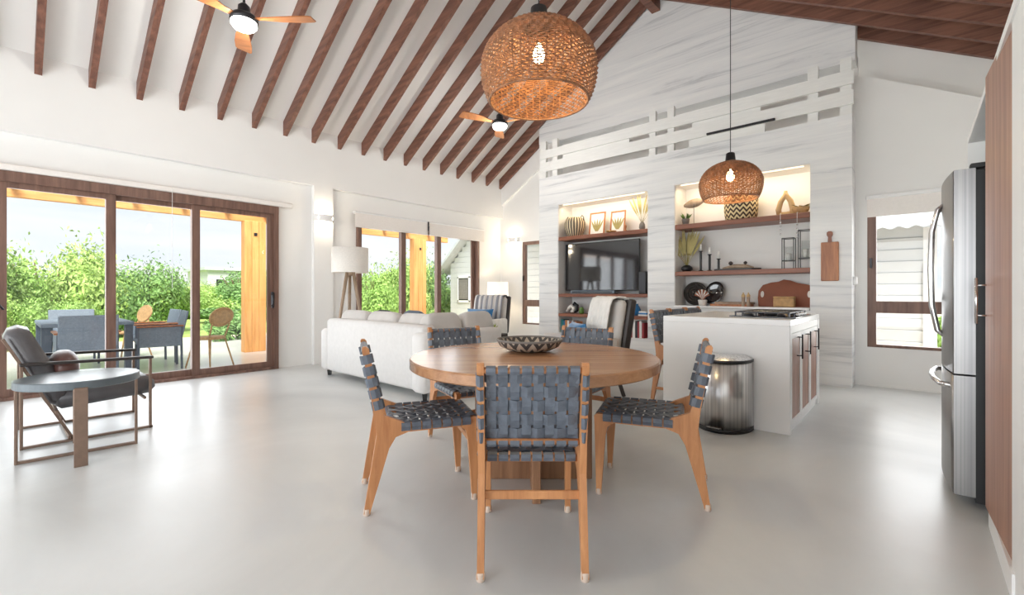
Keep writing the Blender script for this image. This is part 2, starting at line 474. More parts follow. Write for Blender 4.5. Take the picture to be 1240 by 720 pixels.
# left wall: upper band, pilaster and lower recessed field around two openings
D0, D1, DZ = -.93, 2.75, 2.40      # sliding door opening
W0, W1, WZ = 4.03, 6.90, 2.42      # living room opening
wl = MB()
wl.box(-7.4, XL, YF, 7.8, 2.81, 3.72)
wl.box(-7.4, XL, 3.27, 3.58, 0, 2.81)
wl.box(-7.4, XL, YF, -1.2, 0, 2.81)
wl.box(-7.36, XLR, -1.2, D0, 0, 2.81)
wl.box(-7.36, XLR, D0, D1, DZ, 2.81)
wl.box(-7.36, XLR, D1, 3.27, 0, 2.81)
wl.box(-7.36, XLR, 3.58, W0, 0, 2.81)
wl.box(-7.36, XLR, W0, W1, WZ, 2.81)
wl.box(-7.36, XLR, W1, 7.8, 0, 2.81)
struct(wl.build('wall_left', 'wall'), 'white plaster wall with glass doors')
# far wall behind the living room, upper gable band slightly proud
def zledge(x): return 3.02 + .60 * (x + 7.19)
wb = MB()
wx0, wx1, wz0, wz1 = -6.48, -5.6, .44, 2.24
wb.box(-7.4, wx0, 7.63, 7.8, 0, 3.5)
wb.box(wx0, wx1, 7.63, 7.8, 0, wz0)
wb.box(wx0, wx1, 7.63, 7.8, wz1, 4.0)
wb.box(wx1, -5.0, 7.63, 7.8, 0, 4.4)
wb.prism([(-7.3, zledge(-7.3)), (-4.9, zledge(-4.9)), (-4.9, zl(-4.9) + .05), (-7.3, zl(-7.3) + .05)], 1, YB, 7.78)
struct(wb.build('wall_back', 'wall'), 'white plaster gable wall beside the stone wall')
# kitchen end wall right of the stone wall
kr = MB()
kx0, kx1, kz0, kz1 = -.45, .62, .47, 2.30
kr.prism([(-.6, 0), (kx0, 0), (kx0, 3.76), (-.6, 3.83)], 1, 7.02, 7.2)
kr.prism([(kx0, 0), (kx1, 0), (kx1, kz0), (kx0, kz0)], 1, 7.02, 7.2)
kr.prism([(kx0, kz1), (kx1, kz1), (kx1, 3.175), (kx0, 3.76)], 1, 7.02, 7.2)
kr.prism([(kx1, 0), (XR + .1, 0), (XR + .1, 2.91), (kx1, 3.175)], 1, 7.02, 7.2)
kr.prism([(-.62, 2.6), (XR + .1, 2.6), (XR + .1, zr(XR + .1) + .05), (-.62, zr(-.62) + .05)], 1, YB, 7.8)
struct(kr.build('wall_kitchen', 'wall'), 'white plaster wall with the kitchen window')
struct(MB().box(XR, XR + .15, YF, 7.8, 0, zr(XR) + .05).build('wall_right', 'wall'))
# rear wall behind the camera, with unseen glass doors added to let in more light
wr = MB()
wr.prism([(-7.4, 2.75), (XR + .1, 2.75), (XR + .1, zr(XR + .1)), (RX, RZ), (-7.4, zl(-7.4))], 1, YF - .15, YF)
wr.box(-7.4, -6.6, YF - .15, YF, 0, 2.75); wr.box(.5, XR + .1, YF - .15, YF, 0, 2.75)
struct(wr.build('wall_front', 'wall'))
rd = MB()
for x in (-6.6, -4.85, -3.1, -1.35, .4): rd.box(x, x + .1, YF - .1, YF - .03, 0, 2.75)
rd.box(-6.6, .5, YF - .1, YF - .03, 2.65, 2.75); rd.box(-6.6, .5, YF - .1, YF - .03, 0, .06)
rdo = struct(rd.build('added_rear_door', 'frame_wood'))
MB().box(-6.5, .4, YF - .07, YF - .06, .06, 2.65).build('pane', 'glass', rdo)

# stone-clad wall with two niches
SX0, SX1, SY = -5.26, -.57, 6.68
T0, T1, TZ0, TZ1 = -4.83, -3.12, .40, 2.715
K0, K1, KZ0, KZ1 = -2.70, -.985, .90, 2.735
ZS = 3.245
NB = 7.12
st = MB()
st.box(SX0, T0, SY, 7.17, 0, ZS); st.box(T1, K0, SY, 7.17, 0, ZS); st.box(K1, SX1, SY, 7.17, 0, ZS)
st.box(T0, T1, SY, 7.17, 0, TZ0); st.box(T0, T1, SY, 7.17, TZ1, ZS)
st.box(K0, K1, SY, 7.17, 0, KZ0); st.box(K0, K1, SY, 7.17, KZ1, ZS)
st.prism([(-5.65, 4.06), (SX1 - .01, 4.06), (SX1 - .01, zr(SX1)), (RX, RZ), (-5.65, zl(-5.65))], 1, 7.17, 7.45)
wall_stone = struct(st.build('wall_stone', 'stone'), 'pale veined stone-clad wall with two lit niches')
nl = MB()
for a, b, z0, z1 in ((T0, T1, TZ0, TZ1), (K0, K1, KZ0, KZ1)):
    nl.box(a, b, NB, NB + .04, z0, z1)
    nl.box(a - .001, a + .006, SY + .012, NB, z0, z1); nl.box(b - .006, b + .001, SY + .012, NB, z0, z1)
    nl.box(a, b, SY + .012, NB, z1 - .006, z1 + .001); nl.box(a, b, SY + .012, NB, z0 - .001, z0 + .006)
nl.build('niche_lining', 'wall', wall_stone)
# loft opening behind slats
lo = MB()
lo.box(SX0, SX1, 7.43, 7.47, ZS - .05, 4.2); lo.box(-5.65, SX0, 7.175, 7.45, 3.2, 4.055)
lo.build('loft_lining', 'wall', wall_stone)
sl = MB().box(SX0 + .02, SX1 + .015, SY, SY + .03, 3.60, 3.755).build('slat', 'board_paint', wall_stone)
MB().box(SX0 + .02, SX1 + .015, SY, SY + .03, 3.36, 3.53).build('slat', 'board_paint', wall_stone)
for a, b in ((-5.26, -5.13), (-4.985, -4.87), (-3.11, -3.01), (-2.82, -2.72), (-1.02, -.91), (-.69, -.575)):
    MB().box(a, b, SY + .03, SY + .10, ZS - .01, 3.93).build('slat_post', 'board_paint', wall_stone)
for a, b, z0, z1 in ((-4.75, -3.45, 3.5, 3.62), (-2.45, -1.55, 3.5, 3.62), (-2.5, -1.5, ZS, 3.38)):
    MB().box(a, b, SY + .035, SY + .06, z0, z1).build('backing_board', 'board_paint', wall_stone)
gr = MB(); gr.cbox((-1.80, SY - .012, 3.375), (.86, .03, .03), .004); gr.cbox((-1.80, SY - .028, 3.375), (.84, .006, .006), .001)
gr.build('linear_vent', 'dark_metal', wall_stone)
# shelves
for a, b, z0, z1 in ((T0, T1, 2.06, 2.125), (T0, T1, 1.055, 1.108), (T0, T1, .705, .758), (K0, K1, 2.065, 2.135), (K0, K1, 1.38, 1.44)):
    o = MB(); o.cbox(((a + b) / 2, (SY + NB) / 2, (z0 + z1) / 2), (b - a - .016, NB - SY - .002, z1 - z0), .004)
    o.build('shelf', 'shelf_wood', wall_stone)
MB().cbox(((K0 + K1) / 2, 6.87, .925), (K1 - K0 - .016, .46, .03), .004).build('counter_slab', 'white_gloss', wall_stone)
for a, b, z1 in ((T0, T1, TZ1), (K0, K1, KZ1)):
    MB().box(a + .08, b - .08, SY + .05, SY + .065, z1 - .02, z1 - .007).build('light_strip', 'led_strip', wall_stone)
    d = bpy.data.lights.new('niche_light', 'AREA'); d.shape = 'RECTANGLE'; d.size = b - a - .2; d.size_y = .05; d.energy = 4.6; d.color = (1, .79, .52)
    o = bpy.data.objects.new('niche_light', d); COL.objects.link(o); o.location = ((a + b) / 2, SY + .1, z1 - .03)
    o.rotation_euler = Vector((0, .35, -1)).to_track_quat('-Z', 'Y').to_euler(); o.parent = wall_stone
bbm = MB(); bbm.box(-.57, XR, 7.0, 7.021, 0, .012)
struct(bbm.build('baseboard_kitchen', 'wall'))

# ------------------------------------------------------------------ doors and windows
def sliding(name, y0, y1, zt, mull, xw, label, wide=.09):
    fr = MB()
    fr.box(xw - .12, xw + .03, y0, y1, zt - .11, zt); fr.box(xw - .12, xw + .03, y0, y1, -.01, .035)
    fr.box(xw - .119, xw + .029, y0 + .001, y0 + .06, .035, zt - .11); fr.box(xw - .119, xw + .029, y1 - .06, y1 - .001, .035, zt - .11)
    root = struct(fr.build(name, 'frame_wood'), label)
    for i in range(len(mull) - 1):
        a, b = mull[i], mull[i + 1]; xs = xw - .075 + (.045 if i % 2 else 0)
        q = MB(); h = wide / 2
        q.box(xs - .02, xs + .02, a - h, a + h, .035, zt - .11); q.box(xs - .02, xs + .02, b - h, b + h, .035, zt - .11)
        q.box(xs - .019, xs + .019, a + h, b - h, .035, .115); q.box(xs - .019, xs + .019, a + h, b - h, zt - .17, zt - .11)
        s_ = q.build('sash', 'frame_wood', root)
        MB().box(xs - .003, xs + .003, a + h, b - h, .115, zt - .17).build('pane', 'glass', s_)
    return root
d1 = sliding('door_1', D0, D1, DZ, [D0 + .1, .0, .87, 1.72, D1 - .1], XLR + .03, 'brown framed sliding glass door to the patio')
hd = MB(); hd.cbox((XLR + .05, 2.665, 1.02), (.03, .04, .24), .008); hd.tube([(XLR + .06, 2.65, .93), (XLR + .10, 2.65, .96), (XLR + .10, 2.65, 1.08), (XLR + .06, 2.65, 1.11)], .009, 8)
hd.build('door_handle', 'dark_metal', d1)
hd = MB(); hd.tube([(XLR + .05, .0, .98), (XLR + .14, .02, .96), (XLR + .17, -.05, 1.06)], .011, 8); hd.build('door_handle', 'black', d1)
d2 = sliding('door_2', W0, W1, WZ, [W0 + .07, 4.98, 5.82, W1 - .10], XLR + .03, 'brown framed sliding glass door behind the sofa', .10)
def casement(name, x0, x1, y, z0, z1, zm, m, label, th=.07, sgn=1):
    f = MB(); d = .06
    f.box(x0, x0 + th, y - .01, y + d, z0 + th * .4, z1 - th); f.box(x1 - th, x1, y - .01, y + d, z0 + th * .4, z1 - th)
    f.box(x0, x1, y - .008, y + d, z0, z0 + th * .4); f.box(x0, x1, y - .008, y + d, z1 - th, z1); f.box(x0 + .002, x1 - .002, y - .012, y + d - .001, zm - .07, zm + .07)
    r = struct(f.build(name, m), label)
    MB().box(x0 + th, x1 - th, y + .025, y + .03, zm + .07, z1 - th).build('pane', 'glass', r)
    MB().box(x0 + th, x1 - th, y + .025, y + .03, z0 + th * .4, zm - .07).build('pane', 'glass', r)
    h = MB(); h.cbox((x0 + th * .4, y - .03, (z0 + z1) / 2 + .1), (.02, .03, .12), .004); h.build('window_handle', 'dark_metal', r)
    return r
casement('window_1', wx0, wx1, 7.655, wz0, wz1, .90, 'frame_wood', 'narrow brown framed window beside the stone wall')
casement('window_2', kx0, kx1, 7.04, kz0, kz1, .955, 'frame_wood', 'brown framed kitchen window', .085)
# roller blinds
b1 = thing('roller_blind', 'slim rolled-up cream blind above the patio sliding door', 'blind', (XLR + .04, .95, 2.44))
q = MB(); q.cbox((0, 0, 0), (.07, 4.0, .07), .01); q.build('cassette', 'shade_fabric', b1)
q = MB(); q.tube([(.04, .50, .0), (.045, .50, -.6), (.045, .50, -1.25)], .003, 5); q.build('pull_chain', 'white', b1)
for (y0, y1, lab) in ((3.96, 5.50, 'left cream roller blind lowered slightly over living room glass door'), (5.52, 7.03, 'right cream roller blind lowered slightly over living room glass door')):
    b = thing('roller_blind', lab, 'blind', (XLR + .05, (y0 + y1) / 2, 2.49))
    q = MB(); q.cbox((0, 0, 0), (.085, y1 - y0, .03), .01); q.build('cassette', 'white', b)
    q = MB(); q.cbox((.03, 0, -.125), (.006, y1 - y0 - .02, .235), .002); q.cbox((.03, 0, -.245), (.02, y1 - y0 - .02, .02), .004); q.build('fabric', 'shade_fabric', b)
    if y0 < 4:
        q = MB(); q.tube([(.06, (y1 - y0) / 2 - .02, .0), (.06, (y1 - y0) / 2 - .02, -.17)], .014, 6); q.build('cord_weight', 'dark_metal', b)
b = thing('roller_blind', 'cream roller blind at the top of the kitchen window', 'blind', ((kx0 + kx1) / 2, 7.0, 2.28))
MB().cbox((0, 0, 0), (1.1, .05, .05), .01).build('cassette', 'white', b)
MB().cbox((0, -.005, -.13), (1.07, .006, .22), .002).build('fabric', 'shade_fabric', b)

# wall sconces
def sconce(name, loc, rz, label):
    t = thing(name, label, 'sconce', loc, rz)
    q = MB()
    n = 12; outer = [(.30 / 2 * math.cos(PI * k / n), .10 * math.sin(PI * k / n)) for k in range(n + 1)]
    inner = [(x * .92, y * .9) for x, y in outer[::-1]]
    q.prism(outer + inner, 2, -.055, .055); q.build('shade', 'white', t)
    MB().box(-.12, .12, .012, .07, -.02, .02).build('diffuser', 'sconce_glow', t)
    point('sconce_lamp', (0, .055, .075), 3.5, (1, .82, .58), .03, t); point('sconce_lamp', (0, .055, -.075), 3.5, (1, .82, .58), .03, t)
    return t
sconce('wall_sconce', (XL + .003, 3.425, 2.31), -PI / 2, 'white half-round sconce on the pilaster between the glass doors')
sconce('wall_sconce', (-6.72, 7.627, 2.30), PI, 'white half-round sconce glowing above the table lamp corner')

# ------------------------------------------------------------------ dining chairs and bar stools with woven straps
def strap_path(L, rr, ncross, phase, amp, rb, off):
    pts = []; nr = []
    for a in range(-130, 91, 44):
        pts.append((-rr * math.cos(math.radians(a)), rb * math.sin(math.radians(a)))); nr.append((-math.cos(math.radians(a)), math.sin(math.radians(a))))
    m = ncross * 2
    for i in range(1, m):
        s = L * i / m
        pts.append((s, off + amp * (math.sin(PI * i / 2) * (1 if phase else -1)) if i % 2 else off)); nr.append((0, 1))
    for a in range(90, -131, -44):
        pts.append((L + rr * math.cos(math.radians(a)), rb * math.sin(math.radians(a)))); nr.append((math.cos(math.radians(a)), math.sin(math.radians(a))))
    return pts, nr
def strap_obj(parent, o, d, n, side, L, w, rr, ncross, phase, amp=.006, t=.003, rb=None, off=None):
    o = Vector(o); d = Vector(d).normalized(); n = Vector(n).normalized(); sd = Vector(side)
    p2, n2 = strap_path(L, rr, ncross, phase, amp, rb or rr, rr * .55 if off is None else off)
    pts = [o + d * a + n * b for a, b in p2]; nr = [(d * a + n * b) for a, b in n2]
    MB().ribbon(pts, nr, sd, w, t).build('strap', 'strap', parent)
def make_chair(name, label, cat, group, dz=0.0, footrail=False):
    t = thing(name, label, cat, (0, 0, 0), 0, group)
    W = .205; T = .014
    def P(poly): return [(x, z + (dz if z > .2 else 0)) for x, z in poly]
    for sg in (-1, 1):
        y = sg * W
        q = MB().prism(P([(-.002, .012), (.028, .012), (.122, .33), (.155, .385), (.215, .405), (.215, .450), (.10, .50), (.052, .47), (.060, .40)]), 1, y - T, y + T); q.build('leg', 'oak', t)
        q = MB().prism(P([(.052, .468), (.10, .498), (.074, .575), (.022, .845), (.010, .856), (-.006, .856), (-.012, .845), (.046, .52)]), 1, y - T, y + T); q.build('back_post', 'oak', t)
        q = MB().prism(P([(.20, .406), (.50, .408), (.50, .452), (.20, .452)]), 1, y - T * .97, y + T * .97); q.build('side_rail', 'oak', t)
        q = MB().prism(P([(.49, .408), (.525, .385), (.538, .33), (.562, .012), (.588, .012), (.598, .40), (.600, .440), (.585, .452), (.49, .452)]), 1, y - T, y + T); q.build('leg', 'oak', t)
        for x in (.013, .575):
            MB().lathe([(.017, 0), (.018, .004), (.018, .03), (.016, .034)], 12, (x, y, 0)).build('foot_cap', 'cap', t)
    def rail(x, z, r, nm): MB().tube([(x, -W, z + dz), (x, W, z + dz)], r, 8).build(nm, 'oak', t)
    rail(.006, .825, .013, 'top_rail'); rail(.074, .525, .013, 'back_rail'); rail(.145, .432, .014, 'seat_rail'); rail(.580, .432, .013, 'seat_rail')
    MB().beam((.085, -W, .305 if not footrail else .40), (.085, W, .305 if not footrail else .40), .016, .036, bev=.004).build('stretcher', 'oak', t)
    MB().beam((.568, -W, .305 if not footrail else .30), (.568, W, .305 if not footrail else .30), .016, .030, bev=.004).build('stretcher', 'oak', t)
    if footrail:
        for sg in (-1, 1): MB().beam((.05, sg * W, .15), (.572, sg * W, .15), .016, .03, bev=.004).build('stretcher', 'oak', t)
    # backrest straps
    bo = Vector((.006, 0, .825 + dz)); be = Vector((.074, 0, .525 + dz)); bd = (be - bo); L = bd.length; bd.normalize(); bn = Vector((-bd.z, 0, bd.x)) * -1
    nv = 8; pitch = (2 * W - .035) / nv
    for i in range(nv):
        y = -W + .0175 + pitch * (i + .5)
        strap_obj(t, bo + Vector((0, y, 0)), bd, -bn, (0, 1, 0), L, pitch - .009, .018, 5, i % 2)
    nh = 5
    for j in range(nh):
        s = L * (j + .5) / nh * .98 + .004
        o = bo + bd * s + Vector((0, -W, 0))
        strap_obj(t, o, (0, 1, 0), -bn, bd, 2 * W, .046, .018, nv + 2, j % 2, rb=.031, off=.0099)
    # seat straps
    for i in range(nv):
        y = -W + .0175 + pitch * (i + .5)
        strap_obj(t, (.145, y, .438 + dz), (1, 0, 0), (0, 0, 1), (0, 1, 0), .435, pitch - .007, .018, 8, i % 2)
    for j in range(7):
        x = .175 + .375 * (j + .5) / 7 + .004
        strap_obj(t, (x, -W, .434 + dz), (0, 1, 0), (0, 0, 1), (1, 0, 0), 2 * W, .046, .026, nv + 2, j % 2)
    return t
TC = Vector((-1.75, 2.165))
ch0 = make_chair('dining_chair', 'wooden dining chair with woven grey straps nearest camera, back towards us', 'chair', 'chairs around the round table')
def facing(p, q): return math.atan2(q[1] - p[1], q[0] - p[0])
ch0.location = (-1.118, 1.380, 0); ch0.rotation_euler = (0, 0, math.atan2(.315, -.28) + 0.0)
dup(ch0, (-2.272, 1.325, 0), math.atan2(.499, .277), 'wooden dining chair with woven grey straps left of the round table, beside the sofa')
dup(ch0, (-.872, 2.635, 0), math.atan2(-.214, -.559), 'wooden dining chair with woven grey straps right of table, in front of the bin')
dup(ch0, (-2.80, 2.44, 0), math.atan2(-.33, .94), 'wooden dining chair with woven grey straps on the far side, against the sofa end')
dup(ch0, (-2.0, 3.17, 0), math.atan2(-.99, .14), 'wooden dining chair with woven grey straps on the far side, nearest the island')
st0 = make_chair('bar_stool', 'wooden strap bar stool at the end of the island, nearest the dining table', 'stool', 'bar stools along the island', .10, True)
st0.location = (-2.06, 4.69, 0); st0.rotation_euler = (0, 0, 0)
dup(st0, (-2.06, 5.16, 0), 0, 'wooden strap bar stool in the middle of the three at the island')
dup(st0, (-2.06, 5.63, 0), 0, 'wooden strap bar stool farthest back of the three at the island')

# ------------------------------------------------------------------ round dining table and bowl
tb = thing('round_dining_table', 'large round wooden dining table on a crossed plank pedestal', 'table', (TC.x, TC.y, 0), YAW)
R = .74
MB().lathe([(R - .012, .690), (R, .698), (R, .742), (R - .008, .75)], 96, smooth=False).build('tabletop', 'table_wood', tb)
for k, a in enumerate((0, PI / 2)):
    q = MB(); q.cbox((0, 0, .345), (.71, .046, .69) if k == 0 else (.046, .71, .688), .004); q.build('pedestal_plank', 'pedestal_wood', tb)
bo_ = thing('decorative_bowl', 'shallow striped woven bowl on the round dining table', 'bowl', (-1.88, 2.285, .75))
pr = [(.09, .002), (.14, .010), (.190, .034), (.208, .062), (.212, .074), (.202, .074), (.188, .052), (.16, .034), (.09, .020), (.01, .016)]
MB().lathe(pr, 48).build('bowl_body', 'bowl_stripe', bo_)
MB().tube([(.208 * math.cos(2 * PI * k / 40), .208 * math.sin(2 * PI * k / 40), .075) for k in range(40)], .008, 6, True).build('rim', 'pot_grey', bo_)

# ------------------------------------------------------------------ woven pendant lamps
def pendant(loc, R, H, drop, label, wide):
    t = thing('pendant_lamp', label, 'pendant lamp', loc, 0, 'woven pendant lamps')
    prof = []
    N = 44
    a0, a1 = math.radians(14), math.radians(180 - 58)
    zw = H * wide
    for i in range(N + 1):
        a = a0 + (a1 - a0) * i / N; ca = math.cos(a)
        z = zw + (H - zw) * ca / math.cos(a0) if ca > 0 else zw * (1 - ca / math.cos(a1))
        prof.append((R * math.sin(a) ** .92, z))
    ribs = 46
    q = MB()
    for i, (r, z) in enumerate(prof):
        n = ribs * 2; pts = []
        if i < N * .62: ph = (i if (i // 6) % 2 == 0 else -i) * PI / 3
        else: ph = (i % 2) * PI
        for k in range(n):
            th = 2 * PI * k / n
            w = .0055 * math.cos(th * ribs / 1.0 * 1.0 + ph) if True else 0
            pts.append(((r + w) * math.cos(th), (r + w) * math.sin(th), z))
        q.tube(pts, H / N * .44, 4, True, False)
    q.build('woven_cane', 'wicker_orange', t)
    q = MB()
    for k in range(ribs):
        th = 2 * PI * (k + .25) / ribs
        q.tube([((r - .001) * math.cos(th), (r - .001) * math.sin(th), z) for r, z in prof[::4]], .0042, 4, smooth=False)
    for o_ in (0, -1):
        r, z = prof[o_]
        q.tube([(r * math.cos(2 * PI * k / 48), r * math.sin(2 * PI * k / 48), z) for k in range(48)], .007, 6, True)
    q.build('cane_rib', 'wicker_orange', t)
    rt = prof[0][0]
    MB().lathe([(rt * 1.05, H - .012), (R * .165, H + .02), (R * .14, H + R * .32), (R * .09, H + R * .35)], 24).build('cap', 'black', t)
    MB().tube([(0, 0, H + R * .33), (0, 0, drop)], .004, 6).build('cord', 'black', t)
    b = MB().lathe([(.012, .07), (.018, .05), (.034, .015), (.036, -.01), (.028, -.035), (.008, -.048)], 16, (0, 0, H * .62)).build('bulb', 'bulb', t)
    point('pendant_light', (0, 0, H * .52), 15, (1, .82, .45), .04, t)
    return t
pendant((-1.728, 2.190, 2.30), .350, .455, zl(-3.8) - 2.0, 'large woven cane pendant lamp hanging over the round dining table', .41)
pendant((-1.325, 4.62, 2.02), .274, .345, 2.75, 'smaller woven cane pendant lamp hanging over the kitchen island', .42)

# ------------------------------------------------------------------ ceiling fans
def fan(loc, rz, label):
    x, y, z = loc
    t = thing('ceiling_fan', label, 'ceiling fan', loc, rz, 'ceiling fans')
    MB().tube([(0, 0, .12), (0, 0, zl(x) - z - .02)], .012, 8).build('downrod', 'black', t)
    MB().lathe([(.055, zl(x) - z - .10), (.06, zl(x) - z + .0)], 16).build('canopy', 'black', t)
    MB().lathe([(.02, .20), (.05, .17), (.055, .10), (.10, .085), (.12, .06), (.12, .02)], 24).build('motor_housing', 'dark_metal', t)
    MB().lathe([(.11, .02), (.11, -.01), (.09, -.035), (.02, -.042)], 24).build('light_diffuser', 'fan_light', t)
    for k in range(3):
        a = 2 * PI * k / 3
        q = MB(); pts = []
        outline = [(px_, py_ * 1.2) for px_, py_ in [(.09, .022), (.20, .028), (.34, .062), (.50, .072), (.63, .066), (.655, .05), (.655, -.05), (.63, -.062), (.50, -.060), (.34, -.044), (.20, -.026), (.09, -.022)]]
        M = Matrix.Rotation(a, 4, 'Z') @ Matrix.Rotation(math.radians(13), 4, 'X')
        vs = [M @ Vector((px, py, .004)) + Vector((0, 0, .055)) for px, py in outline] + [M @ Vector((px, py, -.006)) + Vector((0, 0, .055)) for px, py in outline]
        n = len(outline)
        q.add(vs, [tuple(range(n)), tuple(range(2 * n - 1, n - 1, -1))] + [(i, i + n, (i + 1) % n + n, (i + 1) % n) for i in range(n)])
        q.build('blade', 'blade_wood', t)
    point('fan_lamp', (0, 0, -.12), 30, (1, .95, .88), .09, t)
    return t
fan((-4.75, 1.53, 3.66), math.radians(42), 'wooden three-blade ceiling fan with lit lamp near the patio door')
fan((-4.75, 5.06, 3.66), math.radians(133.2), 'wooden three-blade ceiling fan with lit lamp behind the large pendant')

# ------------------------------------------------------------------ kitchen island, cooktop, bin
ix0, ix1, iy0, iy1, iz = -1.78, -.745, 4.14, 5.57, .912
isl = thing('kitchen_island', 'white waterfall kitchen island with wooden cabinet doors', 'island', ((ix0 + ix1) / 2, (iy0 + iy1) / 2, 0))
hx, hy = (ix1 - ix0) / 2, (iy1 - iy0) / 2
MB().cbox((0, 0, iz - .025), (2 * hx, 2 * hy, .05), .004).build('worktop', 'white_gloss', isl)
MB().cbox((0, -hy + .03, (iz - .05) / 2), (2 * hx, .06, iz - .05), .003).build('waterfall_end', 'white', isl)
MB().cbox((0, hy - .03, (iz - .05) / 2), (2 * hx, .06, iz - .05), .003).build('waterfall_end', 'white', isl)
MB().box(-hx + .3, hx - .03, -hy + .06, hy - .06, .0, iz - .05).build('body', 'white', isl)
MB().box(hx - .03, hx - .004, -hy + .06, hy - .06, .80, iz - .05).build('rail', 'white', isl)
MB().box(hx - .03, hx - .02, -hy + .06, hy - .06, .0, .06).build('plinth', 'white', isl)
dw = (2 * hy - .12) / 3
for k in range(3):
    y0 = -hy + .06 + dw * k
    fr = MB()
    fr.box(hx - .03, hx - .006, y0 + .004, y0 + .05, .06, .795); fr.box(hx - .03, hx - .006, y0 + dw - .05, y0 + dw - .004, .06, .795)
    fr.box(hx - .03, hx - .006, y0 + .05, y0 + dw - .05, .06, .10); fr.box(hx - .03, hx - .006, y0 + .05, y0 + dw - .05, .755, .795)
    d = fr.build('door', 'white', isl)
    MB().box(hx - .03, hx - .012, y0 + .05, y0 + dw - .05, .10, .755).build('wood_panel', 'cabinet_wood', d)
    yy = y0 + dw - .075 if k == 0 else (y0 + .09 if k == 1 else y0 + .10)
    yy = (y0 + dw * .62, y0 + dw * .5, y0 + dw * .55)[k]
    h = MB(); h.tube([(hx - .01, yy, .60), (hx + .03, yy, .60)], .005, 6); h.tube([(hx - .01, yy, .755), (hx + .03, yy, .755)], .005, 6); h.tube([(hx + .03, yy, .575), (hx + .03, yy, .78)], .006, 8)
    h.build('handle', 'steel_dark', d)
ck = thing('gas_cooktop', 'black gas cooktop with iron grates on the island', 'cooktop', (-1.01, 4.76, iz))
MB().cbox((0, 0, .006), (.52, .74, .012), .004).build('hob_plate', 'black_gloss', ck)
for bx, by, br in ((-.13, -.25, .045), (.13, -.25, .035), (-.13, .25, .04), (.13, .25, .045), (0, 0, .06)):
    MB().lathe([(br, .012), (br, .022), (br * .8, .026), (br * .75, .032)], 20, (bx, by, 0)).build('burner', 'dark_metal', ck)
for gy in (-.245, 0, .245):
    g_ = MB()
    for x in (-.21, .21): g_.beam((x, gy - .115, .045), (x, gy + .115, .045), .012, .012)
    for y in (gy - .115, gy + .115): g_.beam((-.216, y, .045), (.216, y, .045), .012, .012)
    g_.beam((-.21, gy, .045), (.21, gy, .045), .01, .012)
    for x in (-.13, 0, .13): g_.beam((x, gy - .115, .045), (x, gy + .115, .045), .01, .012)
    for x in (-.21, .21):
        for y in (gy - .11, gy + .11): g_.box(x - .006, x + .006, y - .006, y + .006, .012, .045)
    g_.build('grate', 'dark_metal', ck)
for k in range(5):
    MB().lathe([(.018, .012), (.016, .035), (.006, .037)], 12, (.235, -.16 + .08 * k, 0)).build('knob', 'chrome', ck)
# bin
bn = thing('pedal_bin', 'brushed steel half-round pedal bin against the island', 'bin', (-1.215, 4.125, 0))
def halfround(w, d, n=18):
    pts = [(-w / 2, 0)]
    for k in range(n + 1):
        a = PI + PI * k / n; pts.append((w / 2 * math.cos(a), -.06 + (d - .06) * math.sin(a)))
    pts.append((w / 2, 0)); return pts
def hr_prism(w, d, z0, z1, nm, m, sm=True):
    q = MB().prism(halfround(w, d), 2, z0, z1, False)
    n = len(halfround(w, d))
    for i in range(2, 2 + n): q.sm[i] = 2 < i < n + 1
    return q.build(nm, m, bn)
hr_prism(.42, .30, .035, .56, 'body', 'steel'); hr_prism(.425, .303, 0, .035, 'base_ring', 'black'); hr_prism(.425, .303, .562, .585, 'lid_rim', 'dark_metal')
q = MB(); hp = halfround(.42, .30)
vs = [(x, y, .585) for x, y in hp] + [(x * .75, y * .75 - .02, .612) for x, y in hp]; n = len(hp)
q.add(vs, [(i, (i + 1) % n, (i + 1) % n + n, i + n) for i in range(n)] + [tuple(range(n, 2 * n))], True); q.build('lid', 'steel', bn)
MB().cbox((0, -.32, .04), (.12, .06, .02), .005).build('pedal', 'black', bn); MB().cbox((0, -.336, .052), (.10, .03, .006), .002).build('pedal_pad', 'chrome', bn)

# ------------------------------------------------------------------ fridge and tall cabinetry at right
fg = thing('fridge', 'tall stainless steel fridge with curved door handles', 'fridge', (.20, 3.83, 0))
MB().cbox((.37, 0, .90), (.62, .90, 1.74), .01).build('body', 'black', fg)
MB().box(.03, .07, -.445, .445, .03, 1.77).build('gasket', 'black', fg)
def curved_door(z0, z1, y0, y1, nm):
    n = 10; poly = []
    for k in range(n + 1):
        y = y0 + (y1 - y0) * k / n; poly.append((-.05 - .035 * math.cos((y) / .47 * PI / 2), y))
    poly = [(.03, y0)] + poly + [(.03, y1)]
    q = MB().prism(poly, 2, z0, z1)
    for i in range(2, len(q.f)): q.sm[i] = 3 <= i < len(q.f) - 2
    return q.build(nm, 'steel_fridge', fg)
dL = curved_door(.70, 1.78, -.455, -.003, 'door'); dR = curved_door(.70, 1.78, .003, .455, 'door'); dF = curved_door(.06, .69, -.455, .455, 'freezer_drawer')
for s_, dd in ((-1, dL), (1, dR)):
    y = s_ * .06
    h = MB(); h.tube([(-.06, y, .86), (-.105, y, .90), (-.13, y, 1.05), (-.135, y, 1.27), (-.13, y, 1.50), (-.105, y, 1.63), (-.06, y, 1.67)], .014, 8)
    h.build('handle', 'chrome', dd)
h = MB(); h.tube([(-.04, -.36, .62), (-.10, -.34, .625), (-.125, -.15, .625), (-.13, 0, .625), (-.125, .15, .625), (-.10, .34, .625), (-.04, .36, .62)], .014, 8); h.build('handle', 'chrome', dF)
MB().cbox((.06, -.40, 1.795), (.10, .07, .03), .006).build('hinge_cover', 'black', fg); MB().cbox((.06, .40, 1.795), (.10, .07, .03), .006).build('hinge_cover', 'black', fg)

